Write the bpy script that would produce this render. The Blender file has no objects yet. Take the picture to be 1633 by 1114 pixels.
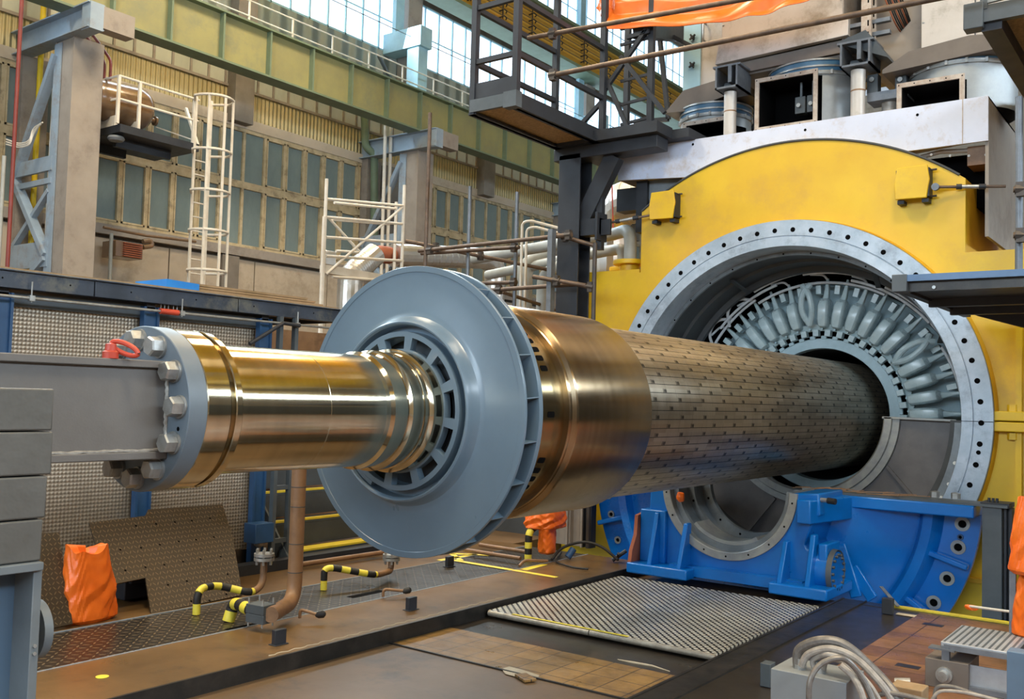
import bpy, bmesh, math, random
from mathutils import Vector, Matrix
PI = math.pi
random.seed(7)
scene = bpy.context.scene
# ---------------------------------------------------------------- camera
FPX = 1537.233
CR, CU, CW = (0.803489, 0.594659, 0.02803), (0.007013, -0.056534, 0.998376), (-0.595278, 0.801988, 0.049595)
CAMP = Vector((0.0, 0.0, 1.6))
cam_data = bpy.data.cameras.new('camera')
cam = bpy.data.objects.new('camera', cam_data)
scene.collection.objects.link(cam)
cam_data.sensor_width = 36.0
cam_data.sensor_fit = 'HORIZONTAL'
cam_data.lens = FPX / 1633.0 * 36.0
cam_data.clip_end = 300
_m = Matrix((CR, CU, tuple(-v for v in CW))).transposed().to_4x4()
_m.translation = CAMP
cam.matrix_world = _m
scene.camera = cam
scene.view_settings.view_transform = 'Standard'
scene.view_settings.look = 'None'
scene.view_settings.gamma = 1.0
scene.view_settings.exposure = 0.2
# ---------------------------------------------------------------- world
world = bpy.data.worlds.new('world')
scene.world = world
world.use_nodes = True
_bg = world.node_tree.nodes['Background']
_bg.inputs[0].default_value = (0.72, 0.86, 1.0, 1)
_bg.inputs[1].default_value = 0.55


def area(name, loc, rot, sx, sy, power, col):
    l = bpy.data.lights.new(name, 'AREA')
    l.shape = 'RECTANGLE'
    l.size, l.size_y, l.energy, l.color = sx, sy, power, col
    o = bpy.data.objects.new(name, l)
    scene.collection.objects.link(o)
    o.location, o.rotation_euler = loc, rot
    return o


# high-bay lamps of the hall (warm) and the daylight of the clerestory windows (cool)
for _x, _y in ((-10, 3), (-10, 13), (1, 1), (2, 10)):
    area('hall_lamp', (_x, _y, 14.5), (0, 0, 0), 3.0, 3.0, 1300, (1.0, .84, .60))
area('window_daylight', (-17.0, 14, 11.6), (0, math.radians(-75), 0), 2.0, 30, 2600, (.70, .87, 1.0))
area('window_daylight', (11.7, 8, 8.6), (0, math.radians(76), 0), 1.8, 26, 2200, (.74, .88, 1.0))
area('window_daylight', (-1, -13.5, 7.2), (math.radians(80), 0, 0), 16, 4.0, 1500, (.70, .86, 1.0))  # unseen back windows, added as cool fill from the camera side

# ---------------------------------------------------------------- helpers
def _ray(x, y):
    a, b = (x - 816.5) / FPX, -(y - 557.0) / FPX
    return Vector([a * CR[i] + b * CU[i] + CW[i] for i in range(3)])


def PY(x, y, Y):
    d = _ray(x, y)
    return CAMP + d * (Y / d[1])


def PX(x, y, X):
    d = _ray(x, y)
    return CAMP + d * (X / d[0])


def PZ(x, y, Z=0.0):
    d = _ray(x, y)
    return CAMP + d * ((Z - 1.6) / d[2])


def lin(h):
    h = h.lstrip('#')
    o = []
    for i in (0, 2, 4):
        c = int(h[i:i + 2], 16) / 255
        o.append(c / 12.92 if c <= .04045 else ((c + .055) / 1.055) ** 2.4)
    return o


class N:
    """tiny node-graph builder"""
    def __init__(s, name):
        s.m = bpy.data.materials.new(name)
        s.m.use_nodes = True
        s.t = s.m.node_tree
        s.b = s.t.nodes['Principled BSDF']
        s.co = None

    def new(s, ty, **k):
        n = s.t.nodes.new(ty)
        for a, v in k.items():
            setattr(n, a, v)
        return n

    def link(s, a, b):
        s.t.links.new(a, b)

    def coord(s):
        if not s.co:
            s.co = s.new('ShaderNodeTexCoord').outputs['Object']
        return s.co

    def math(s, op, a, b=None, c=None):
        n = s.new('ShaderNodeMath', operation=op)
        for i, v in enumerate((a, b, c)):
            if v is None:
                continue
            if isinstance(v, (int, float)):
                n.inputs[i].default_value = v
            else:
                s.link(v, n.inputs[i])
        return n.outputs[0]

    def noise(s, scale=5, detail=4, rough=.6, stretch=None, vec=None):
        v = vec or s.coord()
        if stretch:
            mp = s.new('ShaderNodeMapping')
            mp.inputs['Scale'].default_value = stretch
            s.link(v, mp.inputs[0])
            v = mp.outputs[0]
        n = s.new('ShaderNodeTexNoise')
        n.inputs['Scale'].default_value = scale
        n.inputs['Detail'].default_value = detail
        n.inputs['Roughness'].default_value = rough
        s.link(v, n.inputs['Vector'])
        return n.outputs['Fac']

    def ramp(s, fac, stops):
        n = s.new('ShaderNodeValToRGB')
        el = n.color_ramp.elements
        while len(el) < len(stops):
            el.new(.5)
        for e, (p, c) in zip(el, stops):
            e.position = p
            e.color = (*c, 1) if len(c) == 3 else c
        s.link(fac, n.inputs[0])
        return n.outputs[0]

    def mix(s, fac, a, b, blend='MIX'):
        n = s.new('ShaderNodeMix', data_type='RGBA', blend_type=blend)
        for idx, v in ((0, fac), (6, a), (7, b)):
            if isinstance(v, (int, float)):
                n.inputs[idx].default_value = v
            elif isinstance(v, (tuple, list)):
                n.inputs[idx].default_value = (*v[:3], 1)
            else:
                s.link(v, n.inputs[idx])
        return n.outputs[2]

    def bump(s, h, strength=.3, dist=.01):
        n = s.new('ShaderNodeBump')
        n.inputs['Strength'].default_value = strength
        n.inputs['Distance'].default_value = dist
        s.link(h, n.inputs['Height'])
        s.link(n.outputs[0], s.b.inputs['Normal'])

    def set(s, key, v):
        if isinstance(v, (int, float)):
            s.b.inputs[key].default_value = v
        elif isinstance(v, (tuple, list)):
            s.b.inputs[key].default_value = (*v[:3], 1)
        else:
            s.link(v, s.b.inputs[key])


def paint(name, c, c2=None, rough=.45, metal=0.0, scale=3, amt=(.4, .65), bump=0.0, bscale=60, stretch=None, coat=0, dirt=None, dscale=1.5, spec=.5):
    """painted or bare surface: two mottled tones, optional dirt patches and fine bump"""
    g = N(name)
    a = lin(c)
    b = lin(c2) if c2 else [v * .8 for v in a]
    col = g.ramp(g.noise(scale, 5, .65, stretch), [(amt[0], a), (amt[1], b)])
    if dirt:
        dm = g.ramp(g.noise(dscale, 8, .75), [(.52, (0, 0, 0)), (.68, (1, 1, 1))])
        col = g.mix(dm, col, tuple(lin(dirt)))
    g.set('Base Color', col)
    rr = g.new('ShaderNodeMapRange')
    g.link(g.noise(scale * 2.3, 3), rr.inputs[0])
    rr.inputs[3].default_value = max(.03, rough - .08)
    rr.inputs[4].default_value = min(1, rough + .1)
    g.set('Roughness', rr.outputs[0])
    g.set('Metallic', metal)
    g.set('Specular IOR Level', spec)
    if coat:
        g.set('Coat Weight', coat)
        g.set('Coat Roughness', .15)
    if bump:
        g.bump(g.noise(bscale, 3), bump, .005)
    return g.m


def grid_mask(g, a, b, pa, pb, wa, wb):
    """1 on the lines of a grid over scalar coordinates a, b"""
    la = g.math('LESS_THAN', g.math('PINGPONG', g.math('ADD', a, 50 * pa), pa / 2), wa / 2)
    lb = g.math('LESS_THAN', g.math('PINGPONG', g.math('ADD', b, 50 * pb), pb / 2), wb / 2)
    return g.math('MAXIMUM', la, lb)


class MB:
    """collects faces; build() links them as ONE mesh object"""
    def __init__(s):
        s.v, s.f, s.m, s.mi = [], [], [], 0

    def add(s, vs, fs):
        o = len(s.v)
        s.v += [Vector(p) for p in vs]
        s.f += [[i + o for i in q] for q in fs]
        s.m += [s.mi] * len(fs)
        return s

    def box(s, a, b):
        x0, x1 = sorted((a[0], b[0])); y0, y1 = sorted((a[1], b[1])); z0, z1 = sorted((a[2], b[2]))
        vs = [(x, y, z) for z in (z0, z1) for y in (y0, y1) for x in (x0, x1)]
        return s.add(vs, [(0, 2, 3, 1), (4, 5, 7, 6), (0, 1, 5, 4), (2, 6, 7, 3), (0, 4, 6, 2), (1, 3, 7, 5)])

    def bar(s, p, q, w, h=None, up=(0, 0, 1), roll=0):
        """rectangular bar from p to q, w across, h along 'up'"""
        p, q = Vector(p), Vector(q)
        h = h or w
        d = (q - p).normalized()
        u = Vector(up)
        if abs(d.dot(u)) > .98:
            u = Vector((1, 0, 0))
        r = d.cross(u).normalized(); u = r.cross(d).normalized()
        if roll:
            r, u = r * math.cos(roll) + u * math.sin(roll), u * math.cos(roll) - r * math.sin(roll)
        vs = []
        for e in (p, q):
            for a, b in ((-1, -1), (1, -1), (1, 1), (-1, 1)):
                vs.append(e + r * (a * w / 2) + u * (b * h / 2))
        return s.add(vs, [(0, 1, 2, 3)[::-1], (4, 5, 6, 7), (0, 1, 5, 4), (1, 2, 6, 5), (2, 3, 7, 6), (3, 0, 4, 7)])

    def ibeam(s, p, q, w, h, up=(0, 0, 1), t=.02):
        p, q = Vector(p), Vector(q); d = (q - p).normalized(); u = Vector(up)
        r = d.cross(u).normalized(); u = r.cross(d).normalized()
        s.bar(p + u * (h / 2 - t / 2), q + u * (h / 2 - t / 2), w, t, up)
        s.bar(p - u * (h / 2 - t / 2), q - u * (h / 2 - t / 2), w, t, up)
        return s.bar(p, q, t, h - 2 * t, up)

    def tube(s, pts, r, n=12, caps=True):
        pts = [Vector(p) for p in pts]
        rs = r if isinstance(r, (list, tuple)) else [r] * len(pts)
        d0 = (pts[1] - pts[0]).normalized()
        u = Vector((0, 0, 1)) if abs(d0.z) < .9 else Vector((1, 0, 0))
        rings = []
        for i, p in enumerate(pts):
            a = pts[max(i - 1, 0)]; b = pts[min(i + 1, len(pts) - 1)]
            d = (b - a).normalized()
            u = (u - d * u.dot(d)).normalized()
            w = d.cross(u)
            rings.append([p + (u * math.cos(t) + w * math.sin(t)) * rs[i] for t in [2 * PI * k / n for k in range(n)]])
        vs = [q for rg in rings for q in rg]
        fs = []
        for i in range(len(pts) - 1):
            for k in range(n):
                fs.append((i * n + k, i * n + (k + 1) % n, (i + 1) * n + (k + 1) % n, (i + 1) * n + k))
        if caps:
            fs.append(tuple(range(n))[::-1]); fs.append(tuple(range((len(pts) - 1) * n, len(pts) * n)))
        return s.add(vs, fs)

    def lathe(s, prof, c, axis='y', n=96, a0=0, a1=2 * PI, close=False):
        """prof = [(h, r)]; h absolute along the axis, c = the two other coordinates"""
        full = abs(a1 - a0 - 2 * PI) < 1e-6
        k = n if full else n + 1
        vs = []
        for h, r in prof:
            for i in range(k):
                t = a0 + (a1 - a0) * i / n
                x, z = r * math.cos(t), r * math.sin(t)
                if axis == 'y': vs.append((c[0] + x, h, c[1] + z))
                elif axis == 'z': vs.append((c[0] + x, c[1] + z, h))
                else: vs.append((h, c[0] + x, c[1] + z))
        fs = []
        m = len(prof)
        for j in range(m if close else m - 1):
            j2 = (j + 1) % m
            for i in range(n):
                i2 = (i + 1) % k
                fs.append((j * k + i, j * k + i2, j2 * k + i2, j2 * k + i))
        if close and not full:
            fs.append([j * k for j in range(m)]); fs.append([j * k + n for j in range(m)][::-1])
        return s.add(vs, fs)

    def disc(s, h, r, c, axis='y', n=48):
        return s.lathe([(h, r), (h, 0.0005)], c, axis, n)

    def prism(s, poly, a, b, plane='xz', tri=True):
        """poly in the plane, extruded from a to b along the third axis"""
        def P(p, h):
            if plane == 'xz': return (p[0], h, p[1])
            if plane == 'yz': return (h, p[0], p[1])
            return (p[0], p[1], h)
        n = len(poly)
        vs = [P(p, a) for p in poly] + [P(p, b) for p in poly]
        return s.add(vs, [tuple(range(n)), tuple(range(n, 2 * n))[::-1]] + [(i, n + i, n + (i + 1) % n, (i + 1) % n) for i in range(n)])

    def plate_hole(s, poly, c, rin, y0, y1, n=96):
        """plate in xz with a round hole (outline star-shaped about c), thickness y0..y1"""
        angs = [2 * PI * i / n for i in range(n)] + [math.atan2(p[1] - c[1], p[0] - c[0]) % (2 * PI) for p in poly]
        angs = sorted(set(round(a, 6) for a in angs))
        out = []
        for a in angs:
            d = (math.cos(a), math.sin(a)); best = None
            for i in range(len(poly)):
                p, q = poly[i], poly[(i + 1) % len(poly)]
                ex, ez = q[0] - p[0], q[1] - p[1]
                den = d[0] * ez - d[1] * ex
                if abs(den) < 1e-12: continue
                t = ((p[0] - c[0]) * ez - (p[1] - c[1]) * ex) / den
                u = ((p[0] - c[0]) * d[1] - (p[1] - c[1]) * d[0]) / den
                if t > 0 and -1e-5 <= u <= 1 + 1e-5 and (best is None or t < best): best = t
            out.append(best or rin)
        k = len(angs); vs = []
        for y in (y0, y1):
            for a, r in zip(angs, out): vs.append((c[0] + rin * math.cos(a), y, c[1] + rin * math.sin(a)))
            for a, r in zip(angs, out): vs.append((c[0] + r * math.cos(a), y, c[1] + r * math.sin(a)))
        fs = []
        for i in range(k):
            j = (i + 1) % k
            fs += [(i, j, k + j, k + i), (2 * k + i, 3 * k + i, 3 * k + j, 2 * k + j), (i, 2 * k + i, 2 * k + j, j), (k + i, k + j, 3 * k + j, 3 * k + i)]
        return s.add(vs, fs)

    def xf(s, M, start=0):
        for i in range(start, len(s.v)): s.v[i] = M @ s.v[i]
        return s

    def build(s, name, mats, parent=None, bevel=0, sharp=35, flat=False):
        me = bpy.data.meshes.new(name)
        L = parent.matrix_basis.translation if parent is not None else Vector((0, 0, 0))
        if parent is not None and parent.parent is not None: L = L + parent.parent.matrix_basis.translation
        off = L
        me.from_pydata([tuple(p - off) for p in s.v], [], s.f)
        mats = mats if isinstance(mats, (list, tuple)) else [mats]
        for m in mats: me.materials.append(m)
        if len(mats) > 1: me.polygons.foreach_set('material_index', s.m)
        bm = bmesh.new(); bm.from_mesh(me)
        bmesh.ops.recalc_face_normals(bm, faces=bm.faces)
        bm.to_mesh(me); bm.free()
        if not flat:
            me.polygons.foreach_set('use_smooth', [True] * len(me.polygons))
            me.set_sharp_from_angle(angle=math.radians(sharp))
        o = bpy.data.objects.new(name, me)
        scene.collection.objects.link(o)
        if parent is not None: o.parent = parent
        if bevel:
            md = o.modifiers.new('bevel', 'BEVEL'); md.width = bevel; md.segments = 2; md.limit_method = 'ANGLE'; md.angle_limit = math.radians(40)
            md.harden_normals = False
        return o


def thing(name, label, cat, loc=(0, 0, 0), group=None):
    o = bpy.data.objects.new(name, None)
    o.empty_display_size = .1
    scene.collection.objects.link(o)
    o.location = loc
    return tag(o, label, cat, group)


def tag(o, label, cat, group=None, kind=None):
    o['label'] = label; o['category'] = cat
    if group: o['group'] = group
    if kind: o['kind'] = kind
    return o


def struct(name, mb, mat, parent=None, **k):
    o = mb.build(name, mat, parent, **k)
    if parent is None: o['kind'] = 'structure'
    return o


def kids(o):
    return [c for c in scene.collection.objects if c.parent == o]


def copy_tree(o, loc=None, label=None, rot=None, parent=None):
    c = o.copy(); scene.collection.objects.link(c)
    if parent: c.parent = parent
    if loc is not None: c.location = loc
    if rot is not None: c.rotation_euler = rot
    if label: c['label'] = label
    for ch in kids(o): copy_tree(ch, parent=c)
    return c


def bez(p0, p1, p2, p3, n=12):
    p0, p1, p2, p3 = map(Vector, (p0, p1, p2, p3))
    return [p0 * (1 - t) ** 3 + p1 * 3 * t * (1 - t) ** 2 + p2 * 3 * t * t * (1 - t) + p3 * t ** 3 for t in [i / n for i in range(n + 1)]]


def smooth_path(pts, rad=.2, n=6):
    """polyline with rounded corners"""
    pts = [Vector(p) for p in pts]; out = [pts[0]]
    for i in range(1, len(pts) - 1):
        a, b, c = pts[i - 1], pts[i], pts[i + 1]
        r = min(rad, (a - b).length * .49, (c - b).length * .49)
        p, q = b + (a - b).normalized() * r, b + (c - b).normalized() * r
        out += [p * (1 - t) ** 2 + b * 2 * t * (1 - t) + q * t * t for t in [k / n for k in range(n + 1)]]
    return out + [pts[-1]]

# ---------------------------------------------------------------- materials
def aniso(g, a=.85):
    t = g.new('ShaderNodeTangent', direction_type='RADIAL', axis='Y')
    g.link(t.outputs[0], g.b.inputs['Tangent'])
    g.set('Anisotropic', a); g.set('Anisotropic Rotation', .25)


def turned(name, c, rough=.16, fine=220, c2=None):
    """lathe-turned bare steel: circumferential grooves along local y"""
    g = N(name)
    a = lin(c); b = lin(c2) if c2 else [v * .82 for v in a]
    v = g.new('ShaderNodeSeparateXYZ'); g.link(g.coord(), v.inputs[0])
    band = g.noise(1, 3, .7, (.15, fine, .15))
    g.set('Base Color', g.ramp(g.noise(1, 4, .6, (.5, 14, .5)), [(.35, a), (.7, b)]))
    g.set('Metallic', 1.0)
    aniso(g)
    rr = g.new('ShaderNodeMapRange'); g.link(g.noise(1, 4, .6, (1.2, 9, 1.2)), rr.inputs[0])
    rr.inputs[3].default_value = rough * .75; rr.inputs[4].default_value = rough * 1.35
    g.set('Roughness', rr.outputs[0])
    g.bump(band, .015, .002)
    return g.m


def rotor_slots():
    """slot wedges of the rotor body: axial joints, staggered butt joints with pairs of peening holes"""
    g = N('rotor_body_steel')
    sp = g.new('ShaderNodeSeparateXYZ'); g.link(g.coord(), sp.inputs[0])
    ang = g.math('ARCTAN2', sp.outputs[2], sp.outputs[0])
    row = g.math('MULTIPLY', g.math('ADD', ang, PI), 64 / (2 * PI))
    rf = g.math('FLOOR', row)
    fv = g.math('FRACT', row)
    par = g.math('MULTIPLY', g.math('FRACT', g.math('MULTIPLY', g.math('SINE', g.math('MULTIPLY', rf, 12.9898)), 437.5)), .7)
    par = g.math('ADD', g.math('MULTIPLY', g.math('PINGPONG', rf, 1), .5), g.math('MULTIPLY', par, .35))
    u = g.math('ADD', g.math('DIVIDE', g.math('ADD', sp.outputs[1], 20), .36), par)
    fu = g.math('FRACT', u)
    joint = g.math('LESS_THAN', fu, .020)
    half = g.math('MULTIPLY', g.math('LESS_THAN', g.math('ABSOLUTE', g.math('SUBTRACT', fu, .5)), .004), .5)
    axl = g.math('LESS_THAN', g.math('ABSOLUTE', g.math('SUBTRACT', fv, .5)), .036)
    joint = g.math('MULTIPLY', joint, g.math('GREATER_THAN', fv, .5))

    def hole(c0):
        a = g.math('MULTIPLY', g.math('SUBTRACT', fu, c0), .36)
        b = g.math('MULTIPLY', g.math('SUBTRACT', fv, .75), .0589)
        return g.math('LESS_THAN', g.math('ADD', g.math('POWER', a, 2), g.math('POWER', g.math('MULTIPLY', b, .55), 2)), .0000620)
    holes = g.math('MAXIMUM', hole(.06), hole(.11))
    line = g.math('MAXIMUM', g.math('MAXIMUM', joint, axl), holes)
    line = g.math('MAXIMUM', line, half)
    tone = g.new('ShaderNodeCombineXYZ'); g.link(rf, tone.inputs[0]); g.link(g.math('FLOOR', u), tone.inputs[1])
    wn = g.new('ShaderNodeTexWhiteNoise'); g.link(tone.outputs[0], wn.inputs[0])
    base = g.ramp(wn.outputs[0], [(0, lin('#a89b88')), (1, lin('#c2b6a3'))])
    smear = g.ramp(g.noise(1, 5, .7, (1.2, 5, 1.2)), [(.35, (1, 1, 1)), (.75, (.72, .69, .66))])
    base = g.mix(.8, base, smear, 'MULTIPLY')
    g.set('Base Color', g.mix(line, base, (.04, .037, .034)))
    g.set('Metallic', 1.0)
    rr = g.new('ShaderNodeMapRange'); g.link(g.noise(1, 5, .7, (3, 12, 3)), rr.inputs[0])
    rr.inputs[3].default_value = .24; rr.inputs[4].default_value = .42
    aniso(g, .7)
    g.set('Roughness', rr.outputs[0])
    g.bump(g.math('SUBTRACT', 1, line), .35, .004)
    return g.m


def chequer(name, c, c2, metal=.6, rough=.35, p=.034, bump=.6, ax=(0, 1)):
    """tread plate: short raised bars set alternately at right angles"""
    g = N(name)
    sp = g.new('ShaderNodeSeparateXYZ'); g.link(g.coord(), sp.inputs[0])
    a = g.math('DIVIDE', sp.outputs[ax[0]], p); b = g.math('DIVIDE', sp.outputs[ax[1]], p)
    ia, ib = g.math('FLOOR', a), g.math('FLOOR', b)
    fa = g.math('SUBTRACT', g.math('FRACT', a), .5); fb = g.math('SUBTRACT', g.math('FRACT', b), .5)
    par = g.math('ABSOLUTE', g.math('SUBTRACT', g.math('FLOORED_MODULO', g.math('ADD', ia, ib), 2), 0))
    d1 = g.math('ADD', fa, fb); d2 = g.math('SUBTRACT', fa, fb)

    def bar(al, ac):
        return g.math('LESS_THAN', g.math('ADD', g.math('POWER', g.math('MULTIPLY', al, 1.15), 2), g.math('POWER', g.math('MULTIPLY', ac, 4.2), 2)), .42)
    raised = g.new('ShaderNodeMix')
    g.link(par, raised.inputs[0]); g.link(bar(d1, d2), raised.inputs[2]); g.link(bar(d2, d1), raised.inputs[3])
    r = raised.outputs[0]
    worn = g.mix(g.noise(2.5, 6, .7), tuple(lin(c)), tuple(v * .7 for v in lin(c)))
    g.set('Base Color', g.mix(r, worn, tuple(lin(c2))))
    g.set('Metallic', metal)
    g.set('Roughness', g.ramp(g.noise(3, 5, .7), [(.3, (rough * .75,) * 3), (.7, (min(1, rough * 1.35),) * 3)]))
    g.bump(r, bump, .004)
    return g.m


def lattice(name, c, c2, p):
    """worn tread plate: diamonds painted bright to stand for glints, between dark diagonal grooves"""
    g = N(name)
    sp = g.new('ShaderNodeSeparateXYZ'); g.link(g.coord(), sp.inputs[0])
    a = g.math('DIVIDE', sp.outputs[0], p); b = g.math('DIVIDE', sp.outputs[1], p)
    u = g.math('ABSOLUTE', g.math('SUBTRACT', g.math('FRACT', g.math('ADD', a, b)), .5)); v = g.math('ABSOLUTE', g.math('SUBTRACT', g.math('FRACT', g.math('ADD', g.math('SUBTRACT', a, b), 50)), .5))
    r = g.math('LESS_THAN', g.math('MAXIMUM', u, v), .31)
    worn = g.mix(g.ramp(g.noise(1.6, 6, .7), [(.4, (0, 0, 0)), (.65, (1, 1, 1))]), tuple(lin(c2)), tuple(v_ * .62 for v_ in lin(c2)))
    g.set('Base Color', g.mix(r, tuple(lin(c)), worn))
    g.set('Metallic', .35)
    g.set('Roughness', g.ramp(g.noise(3, 5, .7), [(.3, (.26,) * 3), (.7, (.46,) * 3)]))
    g.bump(r, .6, .004)
    return g.m


def tiles(name, c, c2, px, py, gap=.006, rough=.4, dirt='#3a2a1c', gcol='#2a2019'):
    g = N(name)
    sp = g.new('ShaderNodeSeparateXYZ'); g.link(g.coord(), sp.inputs[0])
    line = grid_mask(g, sp.outputs[0], sp.outputs[1], px, py, gap, gap)
    cv = g.new('ShaderNodeCombineXYZ')
    g.link(g.math('FLOOR', g.math('DIVIDE', sp.outputs[0], px)), cv.inputs[0]); g.link(g.math('FLOOR', g.math('DIVIDE', sp.outputs[1], py)), cv.inputs[1])
    wn = g.new('ShaderNodeTexWhiteNoise'); g.link(cv.outputs[0], wn.inputs[0])
    base = g.ramp(wn.outputs[0], [(0, lin(c)), (1, lin(c2))])
    d = g.ramp(g.noise(2.2, 8, .75), [(.42, (0, 0, 0)), (.72, (.85,) * 3)])
    base = g.mix(d, base, tuple(lin(dirt)))
    g.set('Base Color', g.mix(line, base, tuple(lin(gcol))))
    g.set('Roughness', g.ramp(g.noise(3, 5, .7), [(.3, (rough * .6,) * 3), (.7, (min(1, rough * 1.5),) * 3)]))
    g.bump(g.math('SUBTRACT', 1, line), .3, .004)
    return g.m


def corrugated(name, c, period=.12, axis=1, rough=.55, amt=.8, c2=None):
    g = N(name)
    sp = g.new('ShaderNodeSeparateXYZ'); g.link(g.coord(), sp.inputs[0])
    h = g.math('SINE', g.math('MULTIPLY', sp.outputs[axis], 2 * PI / period))
    a = lin(c); b = lin(c2) if c2 else [v * .75 for v in a]
    g.set('Base Color', g.ramp(g.noise(.8, 6, .7), [(.35, a), (.7, b)]))
    g.set('Roughness', rough)
    g.bump(h, amt, .25 * period)
    return g.m


def perforated(name):
    """sheet pressed with a tight grid of diamond dimples"""
    g = N(name)
    sp = g.new('ShaderNodeSeparateXYZ'); g.link(g.coord(), sp.inputs[0])
    p = .030
    a = g.math('DIVIDE', sp.outputs[1], p); b = g.math('DIVIDE', sp.outputs[2], p)
    s1 = g.math('SINE', g.math('MULTIPLY', g.math('ADD', a, b), PI)); s2 = g.math('SINE', g.math('MULTIPLY', g.math('SUBTRACT', a, b), PI))
    h = g.math('MULTIPLY', s1, s2)
    m = g.math('GREATER_THAN', h, .15)
    base = g.mix(g.ramp(g.noise(1.1, 5, .7), [(.35, (0, 0, 0)), (.7, (1, 1, 1))]), tuple(lin('#b0a595')), tuple(lin('#8f8474')))
    g.set('Base Color', g.mix(m, base, tuple(lin('#7d7263'))))
    g.set('Metallic', .55); g.set('Roughness', .42)
    g.bump(h, .35, .006)
    return g.m


def glass_pane(name, c, emit, rough=.15, c2=None):
    g = N(name)
    col = g.ramp(g.noise(1.2, 5, .7, (1, 1, .5)), [(.3, lin(c)), (.7, lin(c2 or c))])
    g.set('Base Color', col); g.set('Roughness', rough)
    g.set('Emission Color', col); g.set('Emission Strength', emit)
    return g.m


def stripes(name):
    g = N(name)
    sp = g.new('ShaderNodeSeparateXYZ'); g.link(g.coord(), sp.inputs[0])
    s = g.math('ADD', g.math('ADD', sp.outputs[0], sp.outputs[1]), g.math('MULTIPLY', sp.outputs[2], .9))
    m = g.math('GREATER_THAN', g.math('FRACT', g.math('ADD', g.math('DIVIDE', s, .13), 50)), .5)
    g.set('Base Color', g.mix(m, tuple(lin('#e6d63c')), (.012, .011, .01)))
    g.set('Roughness', .5)
    return g.m


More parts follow.
